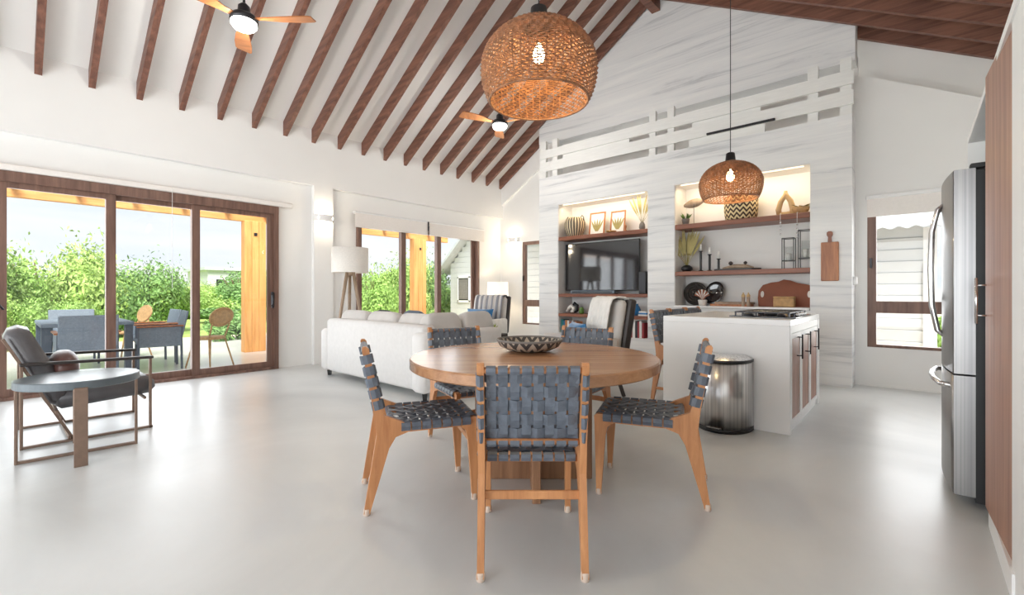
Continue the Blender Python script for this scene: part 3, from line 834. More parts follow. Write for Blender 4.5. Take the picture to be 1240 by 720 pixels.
cb = thing('tall_pantry_cabinet', 'white tall cabinet surround with a wood-veneer pantry door', 'cabinet', (.26, 3.2, 0))
MB().box(.0, .72, -.045, -.02, 0, 2.14).build('side_panel', 'white', cb)
MB().box(.0, .72, 1.16, 1.19, 0, 2.14).build('side_panel', 'white', cb)
MB().box(.0, .72, -2.0, 1.19, 2.14, 2.18).build('top_panel', 'white', cb)
MB().box(.04, .72, -.75, -.05, 0.03, 2.14).build('body', 'white', cb)
MB().box(.70, .72, -.02, 1.16, 0, 2.14).build('back_panel', 'white', cb)
MB().box(.008, .72, -2.0, -.672, 0, 2.14).build('filler_panel', 'white', cb)
dp = MB()
p0, p1 = Vector((-.012, -.043, 0)), Vector((.016, -.668, 0)); dv = (p1 - p0).normalized(); nv_ = Vector((dv.y, -dv.x, 0))
dp.add([p0 + Vector((0, 0, .10)), p1 + Vector((0, 0, .10)), p1 + nv_ * -.02 + Vector((0, 0, .10)), p0 + nv_ * -.02 + Vector((0, 0, .10)),
        p0 + Vector((0, 0, 2.165)), p1 + Vector((0, 0, 2.165)), p1 + nv_ * -.02 + Vector((0, 0, 2.165)), p0 + nv_ * -.02 + Vector((0, 0, 2.165))],
       [(0, 1, 2, 3), (4, 5, 6, 7), (0, 1, 5, 4), (1, 2, 6, 5), (2, 3, 7, 6), (3, 0, 4, 7)])
pd = dp.build('door', 'panel_wood', cb)
h = MB()
for z in (1.02, 1.165): h.tube([(-.01, -.07, z), (-.045, -.07, z)], .004, 6)
h.tube([(-.045, -.07, .98), (-.045, -.07, 1.20)], .006, 8); h.build('handle', 'chrome', pd)
MB().box(.0, .036, -.74, -.046, .0, .10).build('plinth', 'white', cb)

# cutting board on the stone wall
cbd = thing('hanging_cutting_board', 'rectangular wooden cutting board hung on the stone wall', 'cutting board', (-.785, SY - .002, 1.27))
MB().cbox((0, -.012, .235), (.178, .022, .47), .006).build('board', 'board_wood', cbd)
q = MB().prism([(-.02, .46), (.02, .46), (.017, .53), (.030, .555), (.030, .585), (.015, .60), (-.015, .60), (-.030, .585), (-.030, .555), (-.017, .53)], 1, -.022, -.002); q.build('board_handle', 'shelf_wood', cbd)
tag(MB().lathe([(.03, -.05), (.034, -.03), (.034, .03), (.03, .05)], 12).build('wall_hook', 'white', None, (-.56, 6.80, 1.27)), 'small white hook on the right end of the stone wall', 'hook')

# ------------------------------------------------------------------ sofa
def cushion(parent, nm, m, ctr, size, M=None, puff=.35):
    # soft box: superellipsoid-like rounded block
    hx, hy, hz = (q / 2 for q in size); n = 10; vs = []; fs = []
    def sp(u, e): return math.copysign(abs(u) ** e, u)
    rows = 10
    for i in range(rows + 1):
        ph = -PI / 2 + PI * i / rows
        for k in range(24):
            th = 2 * PI * k / 24
            v = Vector((hx * sp(math.cos(ph), puff) * sp(math.cos(th), puff), hy * sp(math.cos(ph), puff) * sp(math.sin(th), puff), hz * sp(math.sin(ph), puff * 1.6)))
            vs.append((M @ v if M else v) + Vector(ctr))
    for i in range(rows):
        for k in range(24): fs.append((i * 24 + k, i * 24 + (k + 1) % 24, (i + 1) * 24 + (k + 1) % 24, (i + 1) * 24 + k))
    return MB().add(vs, fs, True).build(nm, m, parent)
sf = thing('sectional_sofa', 'off-white fabric corner sofa seen from behind with grey cushions', 'sofa', (-4.9, 2.92, 0))
MB().cbox((-.02, .11, .43), (2.10, .20, .70), .035, None, True).build('back', 'sofa', sf)
MB().cbox((1.06, .52, .40), (.22, 1.20, .62), .04, None, True).build('arm', 'sofa', sf)
MB().cbox((-1.14, .48, .36), (.18, .96, .56), .04, None, True).build('arm', 'sofa', sf)
MB().cbox((-.05, .60, .24), (2.0, .80, .26), .03).build('seat_base', 'sofa', sf)
MB().cbox((.55, 1.15, .24), (.90, .36, .26), .03).build('seat_base', 'sofa', sf)
for x in (-.70, 0, .62): cushion(sf, 'seat_cushion', 'sofa_cushion', (x, .66, .44), (.68, .72, .16))
cushion(sf, 'seat_cushion', 'sofa_cushion', (.55, 1.16, .44), (.84, .36, .16))
tilt = Matrix.Rotation(math.radians(-12), 4, 'X')
for x, w, z in ((-.80, .66, .66), (-.12, .66, .66), (.55, .62, .655)): cushion(sf, 'back_cushion', 'sofa_cushion', (x, .31, z), (w, .22, .46), tilt)
ty = Matrix.Rotation(math.radians(-14), 4, 'Y')
for y in (.42, .95): cushion(sf, 'back_cushion', 'sofa_cushion', (.87, y, .67), (.20, .50, .46), ty)
for x, y in ((-1.13, .06), (1.06, -.0), (1.06, 1.05), (-1.13, .9), (.2, 1.22)):
    MB().lathe([(.028, 0), (.04, .10)], 4, (x, y + .03, 0), False).build('foot', 'black', sf)
for loc, m, sz, lab, rz in (((-6.02 + .62, 3.42, .73), 'book_dark', (.42, .12, .34), 'dark throw pillow tucked between the sofa back cushions', .2), ((-4.75, 3.44, .73), 'outdoor_dark', (.44, .12, .36), 'slate grey throw pillow on the sofa near the corner', -.15)):
    t = thing('throw_pillow', lab, 'pillow', loc); cushion(t, 'pillow_cover', m, (0, 0, 0), sz, Matrix.Rotation(math.radians(-18), 4, 'X'), .5)

# floor lamp with tripod legs
fl = thing('tripod_floor_lamp', 'wooden tripod floor lamp with a white drum shade behind the sofa', 'lamp', (-6.33, 3.475, 0))
MB().shell([(.262, 1.425), (.262, 1.795), (.258, 1.795), (.258, 1.425)], 40).build('lamp_shade', 'lampshade', fl)
for a in (35, 155, 275):
    a = math.radians(a)
    MB().tube([(.05 * math.cos(a), .05 * math.sin(a), 1.44), (.30 * math.cos(a), .30 * math.sin(a), .01)], [.026, .02], 8).build('leg', 'ash_wood', fl)
MB().lathe([(.05, 1.38), (.06, 1.42), (.05, 1.50), (.01, 1.52)], 16).build('hub', 'ash_wood', fl)
MB().lathe([(.01, 1.51), (.03, 1.56), (.03, 1.60), (.01, 1.63)], 12).build('bulb', 'ceramic', fl)

# fabric armchairs
def armchair(loc, rz, label, throw):
    t = thing('upholstered_armchair', label, 'armchair', loc, rz, 'upholstered armchairs')
    # local: faces -Y
    MB().cbox((0, .02, .30), (.62, .62, .18), .03, None, True).build('seat_base', 'sofa_cushion', t)
    cushion(t, 'seat_cushion', 'sofa', (0, -.04, .44), (.56, .58, .14))
    M = Matrix.Rotation(math.radians(-9), 4, 'X')
    MB().cbox((0, .36, .68), (.66, .12, .74), .04, M, True).build('back', 'sofa_cushion', t)
    MB().cbox((0, .455, .70), (.72, .09, .72), .02, M).build('back_panel', 'pot_dark', t)
    for s in (-1, 1):
        MB().cbox((s * .36, .0, .46), (.09, .64, .36), .03, None, True).build('arm', 'throw_white' if throw == 'striped' else 'sofa_cushion', t)
        MB().beam((s * .33, -.27, .22), (s * .35, -.31, .0), .04, .04).build('leg', 'pot_dark', t)
        MB().beam((s * .33, .33, .22), (s * .35, .40, .0), .04, .04).build('leg', 'pot_dark', t)
    return t
def throw(loc, rz, m, w, label, cat='throw blanket'):
    # folded blanket draped over the chair back: rippled sheet following front, top, rear
    pathp = [(.20, .60), (.235, .80), (.27, .98), (.30, 1.055), (.35, 1.078), (.44, 1.072), (.505, 1.04), (.50, .95), (.485, .80)]
    n = 30; vs = []; fs = []
    for i, (y, z) in enumerate(pathp):
        for k in range(n + 1):
            x = -w / 2 + w * k / n; rp = .010 * math.sin(k * 1.35) + .006 * math.sin(k * .6 + i)
            vs.append((x, y - (.0 + rp if i < 4 else -rp), z + (.006 * math.sin(k * 1.35) if 3 <= i <= 6 else 0)))
    m_ = n + 1
    for i in range(len(pathp) - 1):
        for k in range(n): fs.append((i * m_ + k, i * m_ + k + 1, (i + 1) * m_ + k + 1, (i + 1) * m_ + k))
    o = MB().add(vs, fs, True).build('throw_blanket', m, None, loc, rz)
    s = o.modifiers.new('thickness', 'SOLIDIFY'); s.thickness = .012; s.offset = 0
    return tag(o, label, cat)
A1 = ((-6.16, 6.05, 0), math.radians(14)); armchair(*A1, 'pale armchair facing the camera in the corner by the table lamp', 'striped')
throw(*A1, 'throw_striped', .62, 'grey and white striped throw over the corner armchair')
A2 = ((-2.90, 4.40, 0), math.radians(-36.9)); armchair(*A2, 'armchair with dark back panel standing before the television wall', 'white')
throw(*A2, 'throw_white', .60, 'cream throw over the back of the armchair near the television')
def pillow(loc, rz, m, size, label, tiltx=-14):
    t = thing('throw_pillow', label, 'pillow', loc, rz)
    # pointed-corner pillow
    nx, nz = 16, 12; vs = []; fs = []
    w, d, h = size; M = Matrix.Rotation(math.radians(tiltx), 4, 'X')
    for sd in (-1, 1):
        for i in range(nx + 1):
            for j in range(nz + 1):
                u, v = -1 + 2 * i / nx, -1 + 2 * j / nz
                th = d / 2 * (max(0, 1 - u ** 4) ** .6) * (max(0, 1 - v ** 4) ** .6)
                px = u * w / 2 * (1 - .07 * (1 - v * v) * 1.0); pz = v * h / 2 * (1 - .07 * (1 - u * u))
                vs.append(M @ Vector((px, sd * th, pz)))
    m_ = (nx + 1) * (nz + 1)
    for s in (0, 1):
        for i in range(nx):
            for j in range(nz): fs.append(tuple(s * m_ + a for a in (i * (nz + 1) + j, (i + 1) * (nz + 1) + j, (i + 1) * (nz + 1) + j + 1, i * (nz + 1) + j + 1)))
    MB().add(vs, fs, True).build('pillow_cover', m, t)
    return t
pillow((-6.14, 5.98, .66), math.radians(14), 'blue', (.58, .16, .34), 'rectangular deep blue pillow on the striped-throw armchair')
pillow((-2.93, 4.40, .64), math.radians(-36.9), 'blue', (.46, .15, .30), 'bright blue pillow on the armchair with the cream throw')
# corner side table and table lamp
tt = thing('lamp_table', 'small round white table in the corner under the table lamp', 'side table', (-6.72, 7.12, 0))
MB().lathe([(.22, .58), (.23, .59), (.23, .61), (.22, .62)], 32).build('tabletop', 'white', tt)
MB().tube([(0, 0, .02), (0, 0, .59)], .025, 12).build('stem', 'white', tt); MB().lathe([(.16, 0), (.15, .02), (.03, .035)], 24).build('base', 'white', tt)
tl = thing('table_lamp', 'glowing table lamp with a cream drum shade in the corner', 'lamp', (-6.74, 7.12, .62))
MB().lathe([(.09, 0), (.10, .02), (.06, .06), (.11, .16), (.11, .24), (.05, .32), (.02, .36), (.015, .44)], 24).build('base', 'ceramic', tl)
MB().shell([(.235, .40), (.22, .735), (.215, .735), (.23, .40)], 32).build('lamp_shade', 'shade_lit', tl)
MB().lathe([(.01, .44), (.03, .50), (.03, .54), (.01, .58)], 12).build('bulb', 'bulb', tl)
point('table_lamp_light', (0, 0, .55), 9, (1, .8, .55), .05, tl)
# coffee table with plant and cube
ct = thing('coffee_table', 'low dark wooden coffee table between sofa and armchairs', 'coffee table', (-4.62, 4.72, 0))
MB().cbox((0, 0, .44), (.62, .62, .04), .006).build('tabletop', 'pot_dark', ct)
for x in (-.27, .27):
    for y in (-.27, .27): MB().box(x - .02, x + .02, y - .02, y + .02, 0, .42).build('leg', 'pot_dark', ct)
def potplant(name, loc, r, h, lh, n, label, potm, leafm, spread=.6, lw=.03, cat='plant', seed=1, bend=.3):
    random.seed(seed)
    t = thing(name, label, cat, loc)
    MB().lathe([(r * .75, 0), (r, h * .9), (r, h), (r * .88, h), (r * .85, h * .85), (.005, h * .82)], 20).build('pot', potm, t)
    q = MB()
    for i in range(n):
        a = 2 * PI * i / n + random.uniform(-.2, .2); s = random.uniform(.15, 1) * spread
        q.leaf((r * .3 * math.cos(a), r * .3 * math.sin(a), h * .8), (s * math.cos(a), s * math.sin(a), 1), (math.cos(a + 1.5), math.sin(a + 1.5), .1), lh * random.uniform(.7, 1.1), lw, bend)
    q.build('leaves', leafm, t)
    return t
potplant('potted_succulent', (-4.52, 4.62, .46), .06, .11, .16, 26, 'spiky yellow-green plant in a dark pot on the coffee table', 'pot_dark', 'leaf_bright', .8, .025, 'plant', 2)
cu = MB(); cu.cbox((0, 0, .05), (.12, .12, .10), .008); tag(cu.build('decor_box', 'pot_dark', None, (-4.33, 4.66, .46)), 'small dark box beside the plant on the coffee table', 'box')

# ------------------------------------------------------------------ leather lounge chair and drum side table
lc = thing('leather_lounge_chair', 'dark leather lounge chair with flat metal frame by the patio door', 'armchair', (-5.165, .10, 0))
w = .365
for s in (-1, 1):
    f = MB(); x = s * w
    f.beam((x, 0, .012), (x, .75, .012), .03, .018, bev=.002); f.beam((x, .735, 0), (x, .735, .585), .03, .018, (0, 1, 0), bev=.002)
    f.beam((x, 0, 0), (x, 0, .60), .03, .018, (0, 1, 0), bev=.002)
    f.build('side_frame', 'bronze', lc)
    f = MB(); f.beam((x, -.01, .61), (x, .755, .590), .045, .022, bev=.004); f.build('armrest', 'pot_dark', lc)
    f = MB(); f.beam((x * .92, .27, .015), (x * .92, -.09, .80), .03, .018, (0, 1, 0), bev=.002); f.build('back_support', 'bronze', lc)
f = MB(); f.beam((-w, .25, .03), (w, .25, .03), .02, .02); f.beam((-w, .70, .255), (w, .70, .255), .02, .02); f.beam((-w, .18, .24), (w, .18, .24), .02, .02); f.build('cross_bar', 'bronze', lc)
Mb = Matrix.Rotation(math.radians(24), 4, 'X')
MB().cbox((0, .085, .575), (.66, .15, .62), .045, Mb, True).build('back_cushion', 'leather', lc)
MB().cbox((0, .47, .335), (.66, .62, .145), .045, Matrix.Rotation(math.radians(4), 4, 'X'), True).build('seat_cushion', 'leather', lc)
lp = thing('lumbar_pillow', 'round brown leather lumbar pillow on the leather lounge chair', 'pillow', (-5.06, .335, .555))
cushion(lp, 'pillow_cover', 'leather_brown', (0, 0, 0), (.46, .18, .24), None, .75)
sdt = thing('drum_side_table', 'round grey side table on flat bronze legs beside the lounge chair', 'side table', (-4.395, .372, 0), 0)
MB().lathe([(.318, .497), (.326, .502), (.326, .545), (.318, .55)], 64, smooth=False).build('tabletop', 'table_top_grey', sdt)
for ang, nm in ((math.radians(85.4), 0), (math.radians(-4), 1)):
    d = Vector((math.cos(ang), math.sin(ang), 0)); f = MB(); r_ = .305 if nm == 0 else .335
    pr = Vector((-d.y, d.x, 0))
    wd = .035 if nm == 0 else .068
    f.beam(d * -r_, d * r_, .03, .018, bev=.002) if nm == 0 else None
    if nm == 0:
        for v in f.v[:]: pass
        f.v = [(a, b, z + .010) for a, b, z in f.v]
    for sg in (-1, 1):
        if nm == 1: f = MB()
        f.beam(d * r_ * sg, d * r_ * sg + Vector((0, 0, .51)), wd, .016, d, bev=.002)
        if nm == 1:
            f.beam(d * r_ * sg + Vector((0, 0, .505)), d * (r_ - .08) * sg + Vector((0, 0, .505)), wd, .012, bev=.002)
            f.build('leg_strap', 'bronze', sdt)
    if nm == 0: f.build('leg_frame', 'bronze', sdt)

# ------------------------------------------------------------------ television niche contents
tv = thing('television', 'large flat black television on the middle shelf', 'television', (-4.06, 6.86, 1.108))
MB().cbox((0, 0, .475), (1.45, .035, .84), .006).build('bezel', 'black', tv)
MB().box(-.715, .715, -.0195, -.017, .07, .885).build('screen', 'black_gloss', tv)
MB().box(-.30, .30, -.06, .06, 0, .012).build('stand', 'dark_metal', tv); MB().box(-.06, .06, .0, .02, .01, .08).build('stand_neck', 'dark_metal', tv)
sb = thing('soundbar', 'grey soundbar lying in front of the television', 'soundbar', (-4.15, 6.74, 1.108)); MB().cbox((0, 0, .03), (.86, .07, .055), .012).build('housing', 'outdoor_weave', sb); MB().box(-.40, .40, -.0362, -.0352, .012, .046).build('grille', 'steel_dark', sb)
rb = thing('router_box', 'black box standing right of the television', 'speaker', (-3.265, 6.87, 1.108)); MB().cbox((0, 0, .18), (.125, .16, .36), .008).build('housing', 'black', rb); MB().box(-.05, .05, -.0815, -.0805, .03, .33).build('grille', 'dark_metal', rb)
def shape(name, prof, m, loc, label, cat, n=28, extra=None, part='body'):
    t = thing(name, label, cat, loc); MB().lathe(prof, n).build(part, m, t); return t
t = shape('patterned_vase', [(.09, 0), (.14, .03), (.185, .16), (.19, .25), (.165, .32), (.12, .35), (.11, .345), (.15, .29), (.01, .27)], 'basket_stripe', (-4.60, 6.88, 2.125), 'dark striped woven basket vase on the top shelf', 'vase')
q = MB()
for s in (-1, 1): MB().tube([(s * .12, 0, .34), (s * .15, 0, .38), (s * .185, 0, .34), (s * .185, 0, .28)], .008, 6).build('handle', 'pot_dark', t)
def frame(loc, w, h, label, rz=0):
    t = thing('picture_frame', label, 'picture frame', loc, rz)
    M = Matrix.Rotation(math.radians(-8), 4, 'X'); f = MB()
    for x in (-w / 2 + .0125, w / 2 - .0125): f.cbox(M @ Vector((x, 0, h / 2)), (.025, .02, h), .003, M)
    for z in (.0125, h - .0125): f.cbox(M @ Vector((0, 0, z)), (w - .05, .02, .025), .003, M)
    f.build('frame', 'board_wood', t)
    p = MB(); p.cbox(M @ Vector((0, .004, h / 2)), (w - .045, .004, h - .045), .001, M); p.build('mount', 'book_white', t)
    pl = MB()
    for k in range(5):
        b = M @ Vector((-.01 + .01 * k - .01, -.0005, .07)); d = M @ Vector((-.5 + .25 * k, 0, 1)) ; pl.leaf(b, d, M @ Vector((0, -1, 0)), h * .55, .035, 0)
    pl.build('print', 'leaf_dry', t)
    return t
frame((-4.17, 6.90, 2.127), .31, .41, 'left wooden frame with a leaf print on the top shelf')
frame((-3.77, 6.90, 2.127), .28, .39, 'right wooden frame with a leaf print on the top shelf')
shape('amber_figurine', [(.03, 0), (.035, .02), (.012, .04), (.02, .08), (.024, .1), (.008, .13)], 'board_wood', (-3.585, 6.84, 2.125), 'tiny amber figurine right of the framed prints', 'figurine', 14)
shape('yellow_dish', [(.05, 0), (.08, .015), (.085, .03), (.078, .03), (.01, .012)], 'brass', (-3.80, 6.76, 2.125), 'small yellow dish in front of the right frame', 'dish', 20)
def palm(name, loc, n, L, label, leafm, vase, vh, vr, seed, spread, lw):
    random.seed(seed); t = thing(name, label, 'plant', loc)
    MB().lathe([(vr * .6, 0), (vr, vh * .35), (vr * .9, vh * .7), (vr * .45, vh), (vr * .35, vh), (vr * .5, vh * .7), (.004, vh * .5)], 20).build('vase', vase, t)
    q = MB()
    for i in range(n):
        a = PI * (i + .5) / n + random.uniform(-.1, .1); x = math.cos(a) * spread; y = random.uniform(-.25, .2)
        d = Vector((x, y * .5, math.sin(a) * .6 + .55)).normalized()
        q.tube([(0, 0, vh * .8), Vector((0, 0, vh * .8)) + d * L * .35], .003, 4)
        b = Vector((0, 0, vh * .8)) + d * L * .3
        q.leaf(b, d, (0, -1, .2), L * random.uniform(.6, .75), lw, .12, 5)
    q.build('fronds', leafm, t)
    return t
palm('dried_palm', (-3.30, 6.86, 2.125), 8, .52, 'arching green palm leaves in a small vase on the television niche top shelf', 'leaf_dry', 'pot_grey', .14, .05, 3, .45, .032)
t = thing('curled_sculpture', 'black and white curled sculpture on the shelf below the television', 'sculpture', (-4.63, 6.82, .758))
MB().tube([(-.11, 0, .03), (-.05, 0, .10), (.0, 0, .13), (.05, 0, .09), (.03, 0, .04), (-.02, 0, .03)], [.02, .035, .04, .035, .03, .02], 10).build('coil', 'ceramic', t)
MB().tube([(.0, .02, .12), (.05, .02, .18), (.10, .02, .14), (.10, .02, .05), (.05, .02, .02)], [.02, .03, .035, .03, .02], 10).build('coil', 'black', t)
shape('green_jar', [(.035, 0), (.045, .02), (.045, .08), (.03, .1), (.03, .115), (.01, .115)], 'leaf', (-4.42, 6.82, .758), 'small green jar beside the curled sculpture', 'jar', 16)
t = thing('striped_decor_box', 'pale blue striped ornament standing on the shelf below the television', 'ornament', (-4.13, 6.84, .758))
for k in range(4): MB().cbox((0, 0, .022 + .045 * k), (.17, .05, .036), .006).build('tier', 'ceramic' if k % 2 else 'blue_light', t)
shape('blue_vase', [(.05, 0), (.08, .03), (.09, .09), (.07, .14), (.05, .17), (.055, .19), (.045, .19), (.02, .1)], 'blue', (-3.41, 6.84, .758), 'round blue vase on the shelf below the television', 'vase')
for k in range(3): 
    t = MB(); t.cbox((0, 0, .0125), (.15 - .01 * k, .20, .025), .003); tag(t.build('flat_book', ('book_white', 'blue_light', 'book_white')[k], None, (-3.235, 6.84, .758 + .0255 * k)), ('bottom white', 'middle pale blue', 'top white')[k] + ' book of the flat stack beside the blue vase', 'book', 'flat books beside the blue vase')
def books(x, specs, group, where):
    for wd, hh, m, lab in specs:
        t = thing('book', lab + ' ' + where, 'book', (x + wd / 2, 6.84, TZ0 + .006), 0, group)
        q = MB(); q.box(-wd / 2, -wd / 2 + .004, -.09, .09, 0, hh); q.box(wd / 2 - .004, wd / 2, -.09, .09, 0, hh); q.box(-wd / 2, wd / 2, -.094, -.088, 0, hh); q.build('cover', m, t)
        MB().box(-wd / 2 + .004, wd / 2 - .004, -.088, .085, .004, hh - .004).build('pages', 'book_white', t); x += wd + .003
books(-4.81, ((.05, .24, 'teal', 'wide teal'), (.03, .22, 'blue', 'slim dark blue'), (.045, .23, 'orange', 'orange'), (.04, .225, 'book_white', 'white'), (.05, .21, 'hide_brown', 'brown'), (.035, .23, 'book_white', 'cream'), (.03, .2, 'book_dark', 'black'), (.04, .21, 'orange', 'short orange')), 'books left on the bottom shelf', 'book at the left of the bottom niche shelf')
books(-3.52, ((.04, .22, 'book_white', 'white'), (.03, .23, 'book_dark', 'black'), (.03, .24, 'red', 'slim red'), (.045, .25, 'book_white', 'tall white'), (.035, .27, 'book_dark', 'tall dark'), (.03, .26, 'red', 'tall red'), (.04, .27, 'book_white', 'tallest white'), (.03, .24, 'red', 'rightmost red')), 'books right on the bottom shelf', 'book at the right of the bottom niche shelf')

# ------------------------------------------------------------------ kitchen niche contents
potplant('small_potted_plant', (-2.60, 6.86, 2.135), .055, .10, .12, 30, 'small green plant in a grey pot at the left of the upper kitchen shelf', 'pot_grey', 'leaf', .9, .02, 'plant', 4)
t = thing('leaf_table_lamp', 'slim metal lamp with a leaf-shaped shade on the upper kitchen shelf', 'lamp', (-2.475, 6.85, 2.135))
MB().lathe([(.045, 0), (.045, .012), (.008, .016)], 20).build('base', 'brass', t); MB().tube([(0, 0, .01), (0, 0, .31)], .004, 6).build('stem', 'dark_metal', t)
q = MB(); q.leaf((-.15, 0, .295), (1, 0, .18), (0, -1, 0), .32, .13, .12, 8); q.leaf((-.15, 0, .297), (1, 0, .18), (0, -1, 0.01), .32, .13, .12, 8); o = q.build('leaf_shade', 'ash_wood', t)
o.modifiers.new('thickness', 'SOLIDIFY').thickness = .006
shape('chevron_basket', [(.165, 0), (.20, .02), (.215, .15), (.215, .33), (.205, .33), (.20, .15), (.15, .02), (.01, .015)], 'chevron', (-1.835, 6.88, 2.135), 'large tan basket with brown zigzag pattern on the upper kitchen shelf', 'basket', 40)
t = thing('loop_vase', 'tan wishbone-shaped loop vase on the upper kitchen shelf', 'vase', (-1.285, 6.86, 2.135))
MB().tube([(-.075, 0, .02), (-.085, 0, .09), (-.06, 0, .19), (-.01, 0, .27), (0, 0, .33)], [.03, .035, .032, .028, .02], 12).build('left_arm', 'tan', t)
MB().tube([(.075, 0, .02), (.08, 0, .09), (.055, 0, .19), (.012, 0, .26), (0, 0, .30)], [.03, .035, .032, .028, .02], 12).build('right_arm', 'tan', t)
MB().tube([(-.08, 0, .03), (0, 0, .025), (.08, 0, .03)], .03, 10).build('foot', 'tan', t)
t = thing('fruit_basket', 'low woven basket with greenery at the right of the upper kitchen shelf', 'basket', (-1.115, 6.85, 2.135))
MB().lathe([(.06, 0), (.09, .05), (.10, .09), (.09, .09), (.01, .03)], 24).build('bowl', 'wicker_tan', t)
random.seed(5); q = MB()
for i in range(26):
    a = random.uniform(0, 2 * PI); q.leaf((.03 * math.cos(a), .03 * math.sin(a), .08), (math.cos(a), math.sin(a), random.uniform(.2, 1.2)), (0, 0, 1), random.uniform(.06, .12), .025, .4)
q.build('greenery', 'leaf_dry', t)
for x, L, lab in ((-1.31, .26, 'left'), (-1.125, .31, 'right')):
    t = thing('hanging_bead_string', lab + ' glass bead string hanging from the upper kitchen shelf', 'ornament', (x, SY - .012, 2.14), 0, 'hanging bead strings')
    MB().tube([(0, .05, .004), (0, .0, .004), (0, 0, -L)], .0025, 5).build('string', 'white', t)
    for k in range(4): MB().lathe([(.002, -.014), (.012, -.006), (.012, .006), (.002, .014)], 10, (0, 0, -L + .05 * k)).build('bead', 'chrome', t)
random.seed(9)
palm('dried_fan_palm', (-2.575, 6.84, 1.44), 13, .56, 'dried fan palm leaves in a black pot on the lower kitchen shelf', 'leaf_dry', 'black', .10, .085, 9, .36, .042)
for x, h, lab in ((-2.37, .30, 'tallest'), (-2.245, .245, 'middle-height'), (-2.12, .175, 'shortest')):
    t = thing('candlestick', lab + ' black turned candlestick with white candle on the kitchen shelf', 'candlestick', (x, 6.84, 1.44), 0, 'black candlesticks')
    pr = [(.032, 0), (.034, .012), (.016, .022)]
    nn = int(h / .03)
    for k in range(nn): z = .03 + (h - .055) * k / nn; pr += [(.014, z), (.019, z + .012)]
    pr += [(.012, h - .02), (.028, h - .008), (.03, h), (.005, h)]
    MB().lathe(pr, 16).build('holder', 'black', t); MB().lathe([(.013, h), (.013, h + .10), (.004, h + .104)], 12).build('candle', 'candle', t)
t = thing('driftwood_tray', 'dark flat tray holding small wooden ornaments on the kitchen shelf', 'tray', (-1.86, 6.82, 1.44))
q = MB(); q.prism([(-.30, -.05), (-.22, -.09), (.20, -.09), (.30, -.03), (.28, .06), (-.2, .09), (-.31, .04)], 2, 0, .022); q.build('board', 'black', t)
MB().tube([(-.20, 0, .03), (-.05, .01, .055), (.10, 0, .05), (.20, .01, .03)], [.014, .03, .03, .012], 10).build('driftwood', 'ash_wood', t)
for x, r in ((-.09, .03), (.10, .024)): MB().lathe([(.3 * r, -.9 * r), (r, -.3 * r), (r, .3 * r), (.3 * r, .9 * r)], 12, (x, -.01, .10)).build('knob', 'pot_dark', t)
def lantern(loc, w, h, label):
    t = thing('glass_lantern', label, 'lantern', loc, 0, 'glass lanterns'); q = MB(); r = .005; w2 = w / 2
    for x in (-w2, w2):
        for y in (-w2, w2): q.box(x - r, x + r, y - r, y + r, 0, h)
    for z in (h - r, h * .26):
        for s in (-w2, w2): q.box(-w2, w2, s - r, s + r, z - r, z + r); q.box(s - r, s + r, -w2, w2, z - r, z + r)
    q.build('wire_frame', 'black', t); MB().box(-w2, w2, -w2, w2, h * .26 - .003, h * .26 + .006).build('tray', 'black', t)
    MB().shell([(w * .34, h * .27), (w * .34, h * .72), (w * .32, h * .72), (w * .32, h * .27)], 20).build('glass_cylinder', 'glass_clear', t)
    MB().lathe([(w * .24, h * .275), (w * .24, h * .50), (.004, h * .51)], 16).build('candle', 'candle', t)
lantern((-1.247, 6.84, 1.44), .13, .40, 'shorter black-framed glass lantern on the kitchen shelf')
lantern((-1.062, 6.84, 1.44), .135, .49, 'taller black-framed glass lantern at the right of the kitchen shelf')
# counter level
CZ = .94
t = thing('round_woven_tray', 'black textured round tray leaning at the back of the counter', 'tray', (-2.50, 6.98, CZ))
q = MB(); n = 40
for r0, r1, z in ((.02, .06, 0), (.06, .10, .006), (.10, .14, 0), (.14, .175, .008)):
    pts = [((r0 + r1) / 2 * math.cos(2 * PI * k / n), .0 + z, .175 + (r0 + r1) / 2 * math.sin(2 * PI * k / n)) for k in range(n)]
    q.tube(pts, (r1 - r0) * .56, 6, True)
q.build('coil', 'stone_black', t)
t = thing('oval_black_dish', 'glossy black oval dish leaning behind the striped ornament', 'dish', (-2.235, 6.99, CZ))
q = MB(); q.lathe([(.01, 0), (.10, .008), (.13, .03), (.125, .036), (.09, .018), (.01, .01)], 32, (0, 0, 0), True, 1, 1.35)
M = Matrix.Rotation(math.radians(20), 4, 'Y') @ Matrix.Rotation(math.radians(78), 4, 'X'); q.v = [tuple(M @ Vector(v) + Vector((0, .02, .18))) for v in q.v]; q.build('dish', 'black_gloss', t)
t = thing('striped_shell_ornament', 'cream and brown striped fan shell ornament in a white pot on the counter', 'ornament', (-2.33, 6.80, CZ))
MB().lathe([(.05, 0), (.065, .08), (.06, .085), (.01, .07)], 20).build('pot', 'ceramic', t)
for k in range(11):
    a = math.radians(-75 + 15 * k)
    q = MB(); q.tube([(0, 0, .08), (.05 * math.sin(a), -.02, .13 + .03 * math.cos(a)), (.105 * math.sin(a), -.03, .13 + .105 * math.cos(a))], [.008, .012, .010], 6); q.build('shell_rib', 'ceramic' if k % 2 else 'hide_brown', t)
